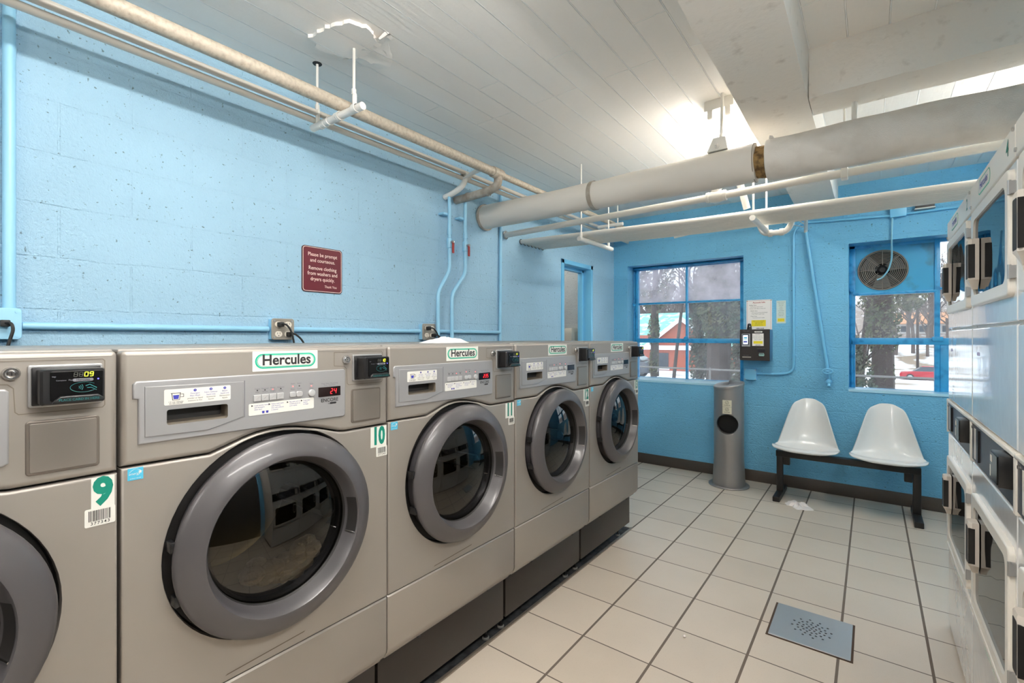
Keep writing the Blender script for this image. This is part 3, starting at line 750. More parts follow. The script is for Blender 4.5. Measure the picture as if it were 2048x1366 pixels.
def f_rim(b):
    prof = [(-.020, .236), (.010, .240), (.018, .2480), (.024, .2528), (.031, .2540), (.037, .2520), (.042, .2475), (.049, .2365), (.055, .2255), (.0605, .2120), (.0632, .2030), (.0630, .1985), (.0590, .1955), (.046, .1905), (.034, .1860), (.024, .1825), (.020, .181)]
    b.m(rimg).lathe(prof, (0, *DC), (1, 0, 0), 72)
    b.m(darkrec).lathe([(.020, .183), (.012, .178), (.004, .170)], (0, *DC), (1, 0, 0), 72)
def f_glass(b):
    R = .181; prof = [(.012 + .030 * (1 - (r / R) ** 2), r) for r in [R * (1 - k / 14) for k in range(14)] + [.0005]]
    b.m(MATS['door_glass']).lathe(prof, (0, *DC), (1, 0, 0), 72)
def f_handle(b):
    b.m(darkrec); a0, a1 = math.radians(-17), math.radians(13)
    g = []
    for i in range(13):
        a = a0 + (a1 - a0) * i / 12
        g.append([(x, DC[0] + r * math.cos(a), DC[1] + r * math.sin(a)) for x, r in ((.0285, .1838), (.0370, .1865), (.0470, .1903), (.0595, .1950))])
    b.rings(g, False, False, False)
    b.m(chrome); a = a0; b.tube([(x, DC[0] + r * math.cos(a), DC[1] + r * math.sin(a)) for x, r in ((.029, .1838), (.0375, .1865), (.0475, .1903), (.0600, .1950))], .0022, 6)
def f_hinge(a):
  def f(b):
        b.m(black)
        y, z = DC[0] + .256 * math.cos(a), DC[1] + .256 * math.sin(a); b.box(.002, .030, y - .005, y + .006, z - .012, z + .012, .002)
  return f
def f_drum(b):
    b.m(drumm).lathe([(-.03, .185), (-.05, .215), (-.40, .215), (-.41, .20), (-.415, .06), (-.40, .0)], (0, *DC), (1, 0, 0), 48)
    for k in range(3):
        a = PI / 2 + .4 + 2 * PI * k / 3
        b.lathe([(-.08, .004), (-.10, .03), (-.36, .03), (-.39, .004)], (0, DC[0] + .205 * math.cos(a), DC[1] + .205 * math.sin(a)), (1, 0, 0), 10)
    b.m(rubber).lathe([(.006, .178), (-.012, .170), (-.03, .185)], (0, *DC), (1, 0, 0), 48)
def f_ped(b):
    b.m(ped).box(-.70, -.060, .004, WW - .004, .085, .283, .002)
def f_foot(y, x=-.125):
    def f(b):
        b.m(black).cyl((x, y, 0.0), (x, y, .09), .006, 8)
        b.m(pm('foot_grey', (150, 148, 142), .5)).lathe([(0, .016), (.007, .016), (.009, .013), (.009, .006)], (x, y, -.004), (0, 0, 1), 18)
        b.m(black).lathe([(.010, .012), (.016, .010), (.018, 0)], (x, y, -.004), (0, 0, 1), 14)
    return f
SPEC = [(9, -.401, '09', '24', '377343', 'taupe front-loading washer cut off by the left photo edge, numbered 9', None),
        (10, .2885, '10', '24', '377345', 'whole taupe front-loading washer numbered 10, suds behind its round door', 1),
        (11, .9755, '11', '235', '377346', 'taupe front-loading washer numbered 11 with a plastic bag on its top', None),
        (12, 1.667, '12', '18', '377347', 'taupe front-loading washer numbered 12, second from the far end', None),
        (13, 2.362, '13', '21', '377348', 'taupe front-loading washer numbered 13 at the far end of the row', None)]
XF = -1.25
for n, y0, num, dsp, code, label, suds in SPEC:
    w = thing('washing_machine', label, 'washing machine', (XF, y0, 0), 'front-loading washers in a row along the left wall', world=False)
    part('cabinet', w, f_cab); part('top_lid', w, f_top); part('upper_panel', w, f_upper); part('front_panel', w, f_front); part('kick_panel', w, f_kick)
    cp = part('control_panel', w, f_fascia); part('instruction_label', cp, f_ilabel)
    dr = part('detergent_drawer', w, f_drawer); part('drawer_label', dr, f_dlabel)
    for y in (.264, .2835, .3030, .3225): part('program_button', cp, f_pbtn).location = (0, y, 0)
    for y in (.357, .3755): part('option_button', cp, f_obtn).location = (0, y, 0)
    part('start_button', cp, f_start)
    dtxt = {10: '24', 11: '2:35', 12: '18', 13: '21', 9: '24'}[n]
    dk = n in (12, 13)
    part('display', cp, f_disp('' if dk else dtxt), 'disp' + ('' if dk else dtxt))['label'] = 'black display window' if dk else 'black display with red digits'
    part('logo_sticker', w, f_logo); part('energy_sticker', w, f_energy)
    part('number_sticker', w, f_num(str(n)), 'num%d' % n)
    bc = (.640, .682, .966, .998) if n != 9 else (.632, .680, .964, 1.0)
    part('barcode_sticker', w, f_bar(code, *bc), 'bar%d' % n)
    part('mounting_plate', w, f_plate); part('lock', w, f_lock); part('coin_box_cover', w, f_coin)
    rd = part('card_reader', w, f_reader); part('reader_screen', rd, f_screen(num), 'scr' + num)
    dd = part('door', w, f_rim); part('door_glass', dd, f_glass); part('door_handle', dd, f_handle); part('hinge', dd, f_hinge(math.radians(170)), 'hg170'); part('hinge', dd, f_hinge(math.radians(198)), 'hg198')
    part('drum', w, f_drum)
    pp = part('pedestal', w, f_ped)
    for y in (.05, WW - .05): part('leveling_foot', pp, f_foot(y), 'foot%.2f' % y)
    for y in (.0501, WW - .0501): part('leveling_foot', pp, f_foot(y, -.62), 'footr%.2f' % y)
    if suds:
        def f_suds(b):
            rnd = random.Random(3); b.m(foam)
            for k in range(70):
                t = rnd.uniform(-1.0, 1.35); r = rnd.uniform(.125, .16) - .022 * abs(t - .5); a = -PI / 2 + t * .62 + .12
                x = rnd.uniform(-.06, -.02); b.sphere((x, DC[0] + r * math.cos(a), DC[1] + r * math.sin(a)), rnd.uniform(.012, .028), 1, 1.2, .8, 8)
            for k in range(14):
                a = rnd.uniform(-1.9, -.5); r = rnd.uniform(.09, .13); b.sphere((-.02, DC[0] + r * math.cos(a), DC[1] + r * math.sin(a)), rnd.uniform(.003, .007), n=6)
        o = part('suds', w, f_suds); o['kind'] = 'stuff'; o['label'] = 'cream white soap suds'

# ------------------------------------------------------------------ stacked dryers, fronts facing the washers
DW = .652
def f_dcab(b):
    b.m(drywm).box(-.70, -.012, .004, DW - .004, .05, 1.88, .004); b.m(black).box(-.66, -.04, .02, DW - .02, 0.0, .05)
def f_dkick(b): b.m(dryw).prism(rrect(.002, DW - .002, .02, .392, .006), -.012, 0, round_=.004); b.m(drywm).prism(rrect(.002, DW - .002, .376, .392, .004), 0, .006, round_=.003); b.m(pm('pale_green', (150, 196, 172), .5)).text('EXCELLENT DRYER', (DW / 2, .360), .022, .0006)
def panel_door(z0, z1, d0, d1):
    """front sheet between z0 and z1 with a framed door"""
    def f(b):
        b.m(dryw).plate(rrect(.002, DW - .002, z0, z1, .006), [rrect(.105, DW - .055, d0 + .03, d1 - .03, .04)], -.012, 0, round_=.004, pocket=-.06)
        b.m(darkrec).prism(rrect(.10, DW - .05, d0 + .02, d1 - .02), -.07, -.06)
    return f
def f_ddoor(z0, z1):
    def f(b):
        b.m(drywm).plate(rrect(.080, DW - .020, z0, z1, .02), [rrect(.125, DW - .050, z0 + .035, z1 - .035, .03)], 0, .014, round_=.005, pocket=.004)
    return f
def f_dglass(z0, z1):
    def f(b): b.m(MATS['dryer_glass']).prism(rrect(.118, DW - .043, z0 + .028, z1 - .028, .03), .004, .008, round_=.002)
    return f
glass_mat('dryer_glass', (96, 98, 100), (0, 0, 0), 0, .03, 1.9, 0, (5, .2))
def f_dhandle(z0, z1):
    def f(b):
        y0_, y1_ = .152, .212
        rs = []
        for i, (z, w, d) in enumerate(((z0 - .03, .004, .010), (z0 - .012, .018, .016), (z0, .028, .022), (z1, .028, .022), (z1 + .004, .026, .020))):
            c = (y0_ + y1_) / 2; rs.append([(.010, c - w, z), (.014 + d * .6, c - w, z), (.014 + d, c - w * .7, z), (.014 + d, c + w * .7, z), (.014 + d * .6, c + w, z), (.010, c + w, z)])
        b.m(dryh).rings(rs)
        b.m(darkrec).prism(rrect(y0_ + .012, y1_ - .010, z0 + .004, z1 - .012, .006), .014 + .022, .014 + .0226)
        b.box(.020, .036, y1_ - .006, y1_ - .0012, z0 + .006, z1 - .014)
    return f
def f_dhinge(z):
    def f(b): b.m(steel).cyl((.012, DW - .014, z - .018), (.012, DW - .014, z + .018), .004, 10); b.box(.0, .0125, DW - .020, DW - .010, z - .016, z + .016)
    return f
def f_dstrip(b):
    b.m(strip).prism(rrect(.004, DW - .004, .915, 1.045, .004), -.012, .002, round_=.001)
    b.m(drywm).box(-.01, .006, 0, .010, .905, 1.06, .002).box(-.01, .006, DW - .010, DW, .905, 1.06, .002); b.box(-.01, .007, 0, DW, 1.046, 1.056, .002)
    b.m(drywm).prism(rrect(.06, .14, .925, 1.03), .002, .003); b.m(black).prism(rrect(.13, .165, .93, 1.035), .002, .008)
    b.m(sticker)
    for z in (.955, .985):
        for y in (.42, .445, .47, .495): b.prism(rrect(y, y + .018, z, z + .012), .002, .0026)
    b.tube([(.0026, .415, 1.0), (.0026, .455, 1.025), (.0026, .50, 1.0)], .0006, 4)
    for y in (.03, DW - .03): b.m(chrome).cyl((.002, y, 1.03), (.006, y, 1.03), .005, 10)
def f_dbox(b):
    b.m(black).box(0, .032, .545, .640, .962, 1.044, .003)
    b.m(readm).prism(rrect(.550, .636, .968, 1.040, .002), .032, .034)
    b.m(creamp).prism(rrect(.556, .575, 1.015, 1.032), .034, .0346); b.m(sticker).prism(rrect(.552, .558, .975, 1.005), .034, .0346)
def f_dmid(b):
    b.m(dryw).prism(rrect(.002, DW - .002, 1.060, 1.380, .008), -.012, 0, round_=.006)
    b.m(pm('pale_violet', (186, 178, 214), .5)).prism(stadium(.12, 1.29, .05, .012), 0, .0006)
    b.m(inkgrey); [b.text(t, (.17, 1.13 - .014 * k), .010, .0008) for k, t in enumerate(('CAUTION', 'Clean lint screen', 'after each load'))]
def f_dlogo(n):
    def f(b):
        b.m(drywm).prism(rrect(.002, DW - .002, 1.795, 1.88, .004), -.012, .004, round_=.003)
        b.m(sticker).prism(stadium(.25, 1.840, .20, .052), .004, .0046); b.m(green).prism(stadium(.25, 1.840, .196, .048), .004, .005); b.m(sticker).prism(stadium(.25, 1.840, .188, .040), .004, .0054)
        b.m(inkblue).text('Hercules', (.25, 1.842), .036, .0058, bold=.02)
        b.m(teal).text(n, (.57, 1.84), .06, .0046, bold=.02)
        b.m(chrome).cyl((.004, .012, 1.81), (.008, .012, 1.81), .006, 8).cyl((.004, DW - .012, 1.87), (.008, DW - .012, 1.87), .006, 8)
    return f
XD = .29
DSP = [(3.0, '2', 'white stacked dryer farthest along the right row, nearest the window'), (2.345, '4', 'middle white stacked dryer of the right row, numbered 4'), (1.69, '6', 'white stacked dryer cut off by the right photo edge')]
for yy0, n, label in DSP:
    t = thing('stacked_dryer', label, 'dryer', (XD, yy0, 0), 'stacked dryers along the right side', rotz=PI, world=False)
    part('dryer_cabinet', t, f_dcab); part('bottom_panel', t, f_dkick); part('middle_panel', t, f_dmid); part('control_strip', t, f_dstrip); part('card_reader', t, f_dbox, 'dbox')
    part('top_fascia', t, f_dlogo(n), 'dlogo' + n)
    for nm, z0, z1, d0, d1 in (('upper_front', 1.387, 1.793, 1.452, 1.775), ('lower_front', .395, .903, .425, .812)):
        part(nm, t, panel_door(z0, z1, d0, d1))
        dd = part(nm.replace('front', 'door'), t, f_ddoor(d0, d1)); part('door_glass', dd, f_dglass(d0, d1), 'dg' + nm)
        hz = (1.535, 1.665) if z0 > 1 else (.60, .735)
        part('door_handle', dd, f_dhandle(*hz), 'dh' + nm)
        for z in (d0 + .06, d1 - .05): part('hinge', dd, f_dhinge(z), 'dhin%.2f' % z)

# ------------------------------------------------------------------ pipes under the ceiling
def hpipe(b, pts, r, n=14, bend=.03): return b.tube(pts, r, n, True, bend)
t = thing('insulated_pipe', 'fat white insulated pipe crossing the room under the ceiling, torn open near its middle', 'pipe', (-.45, 2.66, 2.235))
py, pz = 2.66, 2.235
def wavy(b, x0, x1, r0, r1, n=40, amp=.0018):
    rnd = random.Random(int(x0 * 100)); rs = []; m_ = max(6, int((x1 - x0) / .03))
    ph = [rnd.uniform(0, 6) for _ in range(6)]
    for i in range(m_ + 1):
        x = x0 + (x1 - x0) * i / m_; r = r0 + (r1 - r0) * i / m_
        rs.append([(x, py + (r + amp * math.sin(3 * a + ph[0] + x * 9) + amp * .6 * math.sin(5 * a + ph[1] - x * 17)) * math.cos(a), pz + (r + amp * math.sin(3 * a + ph[0] + x * 9) + amp * .6 * math.sin(5 * a + ph[1] - x * 17)) * math.sin(a)) for a in [2 * PI * k / n for k in range(n)]])
    b.rings(rs); return b
b = wavy(B().m(pipewrap), -2.27, -1.395, .086, .083); b.build('smooth_section', t)
b = wavy(B().m(pipewrap), -1.395, -.462, .083, .096); b.build('smooth_section', t)
b = wavy(B().m(pipecanvas), -.392, XR - .02, .101, .094, amp=.003)
b.rings([[(x, py + r * math.cos(a), pz + r * math.sin(a)) for a in [2 * PI * k / 40 for k in range(40)]] for x, r in ((-.415, .090), (-.412, .097), (-.385, .100))], False, False)
b.rings([[(-.402, py + .101 * math.cos(a), pz + .101 * math.sin(a)), (-.380, py + .101 * math.cos(a), pz + .101 * math.sin(a)), (-.386, py + .112 * math.cos(a), pz + .112 * math.sin(a)), (-.398, py + .116 * math.cos(a), pz + .116 * math.sin(a))] for a in [1.2 + .1 * k for k in range(8)]])
b.build('canvas_section', t)['label'] = 'ribbed grey canvas section'
b = wavy(B().m(insul), -.47, -.40, .078, .080, amp=.008); b.build('torn_insulation', t)['label'] = 'ragged brown insulation in the gap'
b = B().m(greytape); b.lathe([(0, .0875), (.002, .089), (.026, .0895), (.028, .0875)], (-1.392, py, pz), (1, 0, 0), 40); b.build('tape_band', t)
b = B().m(pm('band_seam', (150, 140, 128), .7)); b.lathe([(0, .097), (.001, .0975), (.004, .0975), (.005, .097)], (-.470, py, pz), (1, 0, 0), 40); b.build('end_band', t)
b = B().m(greytape); b.lathe([(0, .084), (.001, .095), (.018, .097), (.02, .086)], (-2.285, py, pz), (1, 0, 0), 32); b.build('end_collar', t)
b = B().m(white)
b.hexa([(-.690, py - .05, 2.325), (-.590, py - .05, 2.325), (-.590, py + .05, 2.325), (-.690, py + .05, 2.325), (-.665, py - .03, 2.40), (-.605, py - .03, 2.40), (-.605, py + .03, 2.40), (-.665, py + .03, 2.40)])
b.lathe([(0, .012), (.012, .012), (.016, .006), (.030, .006)], (-.640, py - .045, 2.348), (0, -1, .1), 10, True, True); b.build('saddle_clamp', t)
for p_, q_, r_ in (((-.632, py, 2.39), (-.625, py, ZC), .0085), ((-.059, py, 2.32), (-.059, py, 2.425), .012)): b = B().m(white).cyl(p_, q_, r_, 10); b.build('hanger_rod', t)

t = thing('steam_pipe', 'slim white pipe running just behind the fat insulated pipe, with a round coupling', 'pipe', (-.7, 2.915, 2.15))
def zt(x): return 2.150 + (x + 2.29) * .0125
b = B().m(white).tube([(-2.285, 2.915, zt(-2.285)), (-.7, 2.915, zt(-.7)), (XR - .01, 2.915, zt(XR))], .0215, 16); b.build('pipe', t)
b = B().m(white); x = -.718; z = zt(x)
b.lathe([(-.055, .022), (-.055, .030), (-.04, .032), (-.038, .028), (-.02, .034), (.02, .034), (.038, .028), (.04, .032), (.055, .030), (.055, .022)], (x, 2.915, z), (1, 0, 0), 20)
b.lathe([(0, .028), (.045, .028), (.045, .034), (.06, .034), (.06, .024), (.12, .024)], (x, 2.915, z), (0, 0, 1), 18); b.build('coupling', t)
b = B().m(white).box(-.120, -.092, 2.885, 2.945, zt(-.1) - .03, zt(-.1) + .055, .004).cyl((-.106, 2.915, zt(-.1) + .05), (-.106, 2.915, ZC), .006, 8); b.build('pipe_clip', t)
b = B().m(chrome).lathe([(0, .022), (.008, .034), (.010, .022)], (-2.288, 2.915, zt(-2.288)), (1, 0, 0), 18); b.build('wall_collar', t)

t = thing('pipe_coil', 'flat bank of parallel white heating pipes hanging across the room before the windows', 'heating pipes', (-.5, 3.3, 2.10))
def zc(x): return 2.132 - (x + 2.29) * .024 if x < -.9 else 2.0986 - (x + .9) * .006
for k in range(8):
    y = 3.125 + .052 * k + (.03 if k == 7 else 0)
    b = B().m(white).tube([(x, y, zc(x) + (y - 3.30) * .055 * max(0, x + 1.2) / 1.6 + (.008 if k == 7 else 0)) for x in ((-2.285, -1.5, -.9, 0, XR - .01) if k < 7 else (-1.55, -.9, 0, XR - .01))], .0178, 14); b.build('coil_pipe', t)
b = B().m(darkrec)
for k in range(7): b.lathe([(0, .02), (.004, .0235), (.006, .020)], (-2.289, 3.125 + .053 * k, zc(-2.289)), (1, 0, 0), 14)
b.build('wall_holes', t)
def trapeze(x, ya, yb, zb, rodtop=ZC):
    b = B().m(white).tube([(x, ya, zb), (x + .005, yb, zb)], .017, 14); b.build('hanger_bar', t)
    for y in (ya + .035, yb - .05): b = B().m(white).cyl((x, y, zb), (x, y, rodtop), .006, 8); b.lathe([(0, .012), (.03, .012), (.034, .008)], (x, y, zb + .015), (0, 0, 1), 10, True, True); b.build('hanger_rod', t)
trapeze(-1.720, 3.075, 3.62, 2.080); trapeze(-.560, 3.09, 3.62, 2.057)
b = B().m(white).cyl((-1.79, 3.9, 2.34), (-1.79, 3.9, ZC), .006, 8); b.build('hanger_rod', t); b = B().m(white).cyl((-1.98, 3.9, 2.352), (-1.74, 3.9, 2.352), .015, 12); b.build('pipe_stub', t)
b = B().m(white); hpipe(b, [(-.60, 3.55, 2.11), (-.575, 3.55, 2.045), (-.445, 3.56, 2.042), (-.412, 3.56, 2.09), (-.405, 3.5, 2.12)], .0185, 14, .03)
for x in (-.535, -.468): b.lathe([(-.012, .0195), (-.012, .0235), (.012, .0235), (.012, .0195)], (x, 3.556, 2.0435), (1, 0, 0), 14)
b.build('drain_trap', t)
b = B().m(white).tube([(-.70, 3.05, 2.60), (-.60, 3.15, 2.13)], .02, 12); b.build('feed_pipe', t); b = B().m(white).tube([(-1.20, 3.62, 2.12), (-.95, 3.70, 2.165), (-.3, 3.72, 2.17)], .016, 12); b.build('return_pipe', t)

t = thing('grimy_pipe', 'grimy tan pipe running under the ceiling along the blue left wall', 'pipe', (-1.9, 1.2, 2.39))
b = B().m(galv).tube([(-1.9, YB + .01, 2.392), (-1.9, 2.33, 2.394)], .0285, 18); b.tube([(-1.9, 2.33, 2.394), (-1.9, 4.4, 2.40)], .021, 16); b.build('main_run', t)
b = B().m(galv).lathe([(-.055, .029), (-.055, .034), (-.02, .035), (.03, .034), (.045, .030)], (-1.9, 2.345, 2.394), (0, 1, 0), 18)
b.m(greytape); hpipe(b, [(-1.9, 2.345, 2.394), (-1.90, 2.35, 2.325), (-1.985, 2.355, 2.302), (-2.20, 2.36, 2.296), (-2.287, 2.36, 2.296)], .027, 16, .045)
for x in (-1.99, -2.17): b.lathe([(-.006, .027), (-.005, .0285), (.005, .0285), (.006, .027)], (x, 2.357, 2.299), (1, 0, 0), 18)
b.build('taped_branch', t)

t = thing('twin_pipe', 'pair of thin pale pipes beside the blue wall, left of the grimy tan pipe', 'pipes', (-2.1, 1.2, 2.39))
for x, z in ((-2.085, 2.406), (-2.112, 2.380)):
    b = B().m(greytape if 0 else pm('pale_pipe', (206, 200, 190), .45)).tube([(x, YB + .01, z), (x, 4.86, z + .004)], .0145, 12); b.build('thin_pipe', t)
b = B().m(white); hpipe(b, [(-2.09, 2.255, 2.40), (-2.115, 2.25, 2.335), (-2.20, 2.248, 2.302), (-2.280, 2.246, 2.289)], .0185, 14, .05); b.lathe([(-.03, .019), (-.03, .023), (.03, .023), (.03, .019)], (-2.09, 2.255, 2.398), (0, 1, 0), 12); b.tube([(-1.93, 2.22, 2.40), (-2.02, 2.23, 2.39), (-2.10, 2.235, 2.375)], .012, 10, True, 0, [.016, .012, .004]); b.build('lagged_branch', t)

t = thing('trapeze_hanger', 'white trapeze hanger with two rods carrying the pipes, below the broken ceiling patch', 'hanger', (-1.93, 1.22, 2.345))
b = B().m(white).tube([(-2.125, 1.216, 2.347), (-1.745, 1.228, 2.347)], .0165, 16)
for x, w in ((-2.06, .008), (-2.03, .008), (-1.93, .006), (-1.915, .006), (-1.79, .012)): b.lathe([(-w, .0165), (-w, .0195), (w, .0195), (w, .0165)], (x, 1.221, 2.347), (1, .03, 0), 16)
b.build('hanger_bar', t)
for x, y in ((-2.081, 1.213), (-1.819, 1.234)):
    b = B().m(white).cyl((x, y, 2.36), (x, y, ZC), .0062, 10); b.box(x - .011, x + .011, y - .003, y + .008, 2.345, 2.425, .002); b.cyl((x, y, 2.42), (x, y, 2.445), .010, 6); b.build('hanger_rod', t)
b = B().m(darkrec).lathe([(0, .022), (-.004, .020), (-.005, .0)], (-2.081, 1.213, ZC + .001), (0, 0, 1), 14); b.build('rod_hole', t)
b = B().m(white)
for x in (-1.985, -1.90): b.tube([(x + .02 * math.cos(a) * .3, 1.221 + .019 * math.cos(a), 2.347 + .019 * math.sin(a)) for a in [2 * PI * k / 12 for k in range(13)]], .0018, 5)
b.build('tie_wire', t)

# ------------------------------------------------------------------ wall-mounted pipework (left wall)
valves = [(2.246, 2.141, 'blue water pipe with a red valve handle, nearer the steel outlet box'), (2.400, 2.269, 'blue water pipe with a red valve handle, nearer the tall thin conduit')]
for ya, yb, lab in valves:
    t = thing('water_pipe', lab, 'pipe', (-2.235, ya, 1.3), 'water supply pipes with red valves')
    b = B().m(blue_lit); hpipe(b, [(-2.235, ya, 2.30), (-2.235, ya, 1.79), (-2.235, yb, 1.64), (-2.235, yb, 1.20)], .0125, 12, .04)
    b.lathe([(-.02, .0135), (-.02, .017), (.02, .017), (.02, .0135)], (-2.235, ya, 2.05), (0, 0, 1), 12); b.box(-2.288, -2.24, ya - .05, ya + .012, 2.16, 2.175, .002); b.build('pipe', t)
    b = B().m(blue_lit).lathe([(-.035, .015), (-.030, .020), (.03, .020), (.035, .015)], (-2.235, ya, 1.975), (0, 0, 1), 12, True, True); vb = b.build('valve_body', t)
    b = B().m(steel).cyl((-2.22, ya, 1.98), (-2.196, ya, 1.98), .009, 6); b.m(redv).box(-2.206, -2.197, ya - .008, ya + .009, 1.905, 1.985, .003); b.m(chrome).cyl((-2.198, ya, 1.98), (-2.192, ya, 1.98), .006, 6); b.build('valve_handle', vb)['label'] = 'red lever handle'
t = thing('conduit', 'blue horizontal conduit with a tall riser on the left wall behind the washers', 'conduit', (XW, 2.0, 1.385))
b = B().m(blue_lit)
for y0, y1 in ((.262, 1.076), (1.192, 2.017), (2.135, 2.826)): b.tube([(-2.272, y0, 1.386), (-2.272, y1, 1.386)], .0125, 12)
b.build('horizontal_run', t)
b = B().m(blue_lit).tube([(-2.272, 2.83, 1.30), (-2.272, 2.846, ZC)], .0115, 12); b.build('riser', t)
b = B().m(blue_lit).tube([(-2.272, .232, 1.44), (-2.272, .232, ZC)], .0165, 14); solo(b, 'conduit', 'thick blue vertical conduit at the left edge above the blue outlet', 'conduit', (-2.272, .232, 1.44))
# outlets
FRW = (V(0, 0, 0), V(0, 1, 0), V(0, 0, 1))
def outlet(label, y0, y1, z0, z1, mat, faces):
    t = thing('outlet_box', label, 'outlet', (XW, (y0 + y1) / 2, z0), 'power outlets on the left wall')
    fw = (V(XW, 0, 0), V(0, 1, 0), V(0, 0, 1))
    b = B().m(blue_lit).box(XW, XW + .038, y0 + .003, y1 - .003, z0 + .003, z1 - .003, .004); b.build('wall_box', t)
    b = B().m(mat).prism(rrect(y0, y1, z0, z1, .012), .038, .043, fw, round_=.002)
    for y in (y0 + .012, y1 - .012):
        for z in (z0 + .012, z1 - .012): b.m(steel if mat is not blue_lit else blue_lit).cyl((XW + .043, y, z), (XW + .046, y, z), .005, 8)
    b.build('cover_plate', t)
    for (y, z) in faces:
        b = B().m(creamp if mat is not blue_lit else pm('blue_recept', (150, 205, 232), .4)).prism(stadium(y, z, .034, .028), .043, .046, fw, round_=.001)
        b.m(ink).prism(rrect(y - .007, y - .005, z + .000, z + .008), .046, .0463, fw).prism(rrect(y + .005, y + .007, z + .000, z + .008), .046, .0463, fw).prism(circ(y, z - .007, .0025, 8), .046, .0463, fw); b.build('receptacle', t)
    return t
def cord(label, y, z, end, dz=.0):
    t = thing('power_cord', label, 'cord', (XW + .046, y, z), 'black power cords of the washers')
    b = B().m(rubber); b.box(XW + .0465, XW + .074, y - .012, y + .012, z - .011, z + .011, .004); b.build('plug', t)
    b = B().m(rubber); b.tube([(XW + .070, y, z), (XW + .085, y + .012, z + .002), (XW + .092, y + .026 + end * .2, z - .02), (XW + .092, y + .034 + end * .6, z - .07), (XW + .09, y + .036 + end, z - .16), (XW + .085, y + .03 + end, z - .38)], .0045, 8, True, .03); b.build('cable', t)
outlet('steel outlet box on the wall below the maroon sign', 1.080, 1.189, 1.335, 1.437, boxgrey, [(1.112, 1.408), (1.112, 1.362), (1.158, 1.408), (1.158, 1.362)])
cord('black cord plugged into the top of the steel outlet below the maroon sign', 1.114, 1.408, .02); cord('black cord leaving the lower right of the steel outlet below the maroon sign', 1.158, 1.362, .06)
outlet('steel outlet box on the wall above the plastic bag', 2.021, 2.133, 1.330, 1.434, boxgrey, [(2.055, 1.405), (2.055, 1.360), (2.100, 1.405), (2.100, 1.360)])
cord('black cord plugged into the top of the steel outlet near the plastic bag', 2.055, 1.405, .05); cord('black cord in the lower right of the steel outlet near the plastic bag', 2.100, 1.360, .05)
outlet('blue painted outlet box at the left edge of the photo', .150, .259, 1.340, 1.443, blue_lit, [(.185, 1.39)])
cord('black cord plugged into the blue outlet at the left edge', .218, 1.392, -.05)

# maroon courtesy sign
t = thing('wall_sign', 'maroon plastic sign asking for prompt and courteous washing on the blue wall', 'sign', (XW, 1.362, 1.581))
fs = (V(XW, 0, 0), V(0, 1, 0), V(0, 0, 1))
b = B().m(pm('maroon_edge', (70, 22, 32), .4)).prism(rrect(1.249, 1.475, 1.581, 1.816, .016), 0, .006, fs); b.m(signw).prism(rrect(1.253, 1.471, 1.585, 1.812, .014), .006, .0064, fs); b.m(maroon).prism(rrect(1.2555, 1.4685, 1.5875, 1.8095, .0125), .0064, .0068, fs); b.m(signw)
for tx, y, z, s_ in (('Please be prompt', 1.362, 1.774, .0265), ('and courteous.', 1.362, 1.744, .0265), ('Remove clothing', 1.362, 1.704, .0265), ('from washers and', 1.362, 1.676, .0265), ('dryers quickly.', 1.362, 1.648, .0265), ('Thank You', 1.407, 1.612, .018)): b.text(tx, (y, z), s_, .0072, fs, bold=.004, sx=.88)
b.build('plate', t)

# plastic bag lying on washer 11
def crumple(name, label, cat, cx, cy, rx, ry, h, z, mat, seed, n=26):
    rnd = random.Random(seed); b = B().m(mat); ph = [rnd.uniform(0, 6.3) for _ in range(8)]
    top = []
    for i in range(n + 1):
        r = i / n; ring = []
        for k in range(40):
            a = 2 * PI * k / 40; e = 1 + .22 * math.sin(2 * a + ph[0]) + .12 * math.sin(5 * a + ph[1]) + .06 * math.sin(11 * a + ph[2])
            x, y = rx * r * e * math.cos(a), ry * r * e * math.sin(a)
            hh = h * (1 - r ** 3) * (.5 + .3 * math.sin(x / rx * 4 + ph[3]) * math.sin(y / ry * 5 + ph[4]) + .25 * math.sin(9 * a + ph[5] + 5 * r)) + .0015
            ring.append((cx + x, cy + y, z + max(.0012, hh)))
        top.append(ring)
    bot = [[(p[0], p[1], z) for p in top[-1]]]
    b.rings(list(reversed(top[1:])) and top[1:] + bot, True, True)
    return solo(b, name, label, cat, (cx, cy, z))
crumple('plastic_bag', 'crumpled clear plastic bag lying on top of washer 11', 'bag', -1.50, 1.49, .075, .125, .028, 1.322, wrapc, 5)
crumple('tissue', 'crumpled pale tissue on the floor tiles by the left bench leg', 'tissue', -.46, 4.385, .085, .095, .03, 0, tissue, 11)
b = B().m(tissue).sphere((-.665, 2.15, .006), .0065, 1, 1.2, .9, 8); solo(b, 'paper_scrap', 'tiny white scrap on the floor left of the drain', 'scrap', (-.665, 2.15, 0))

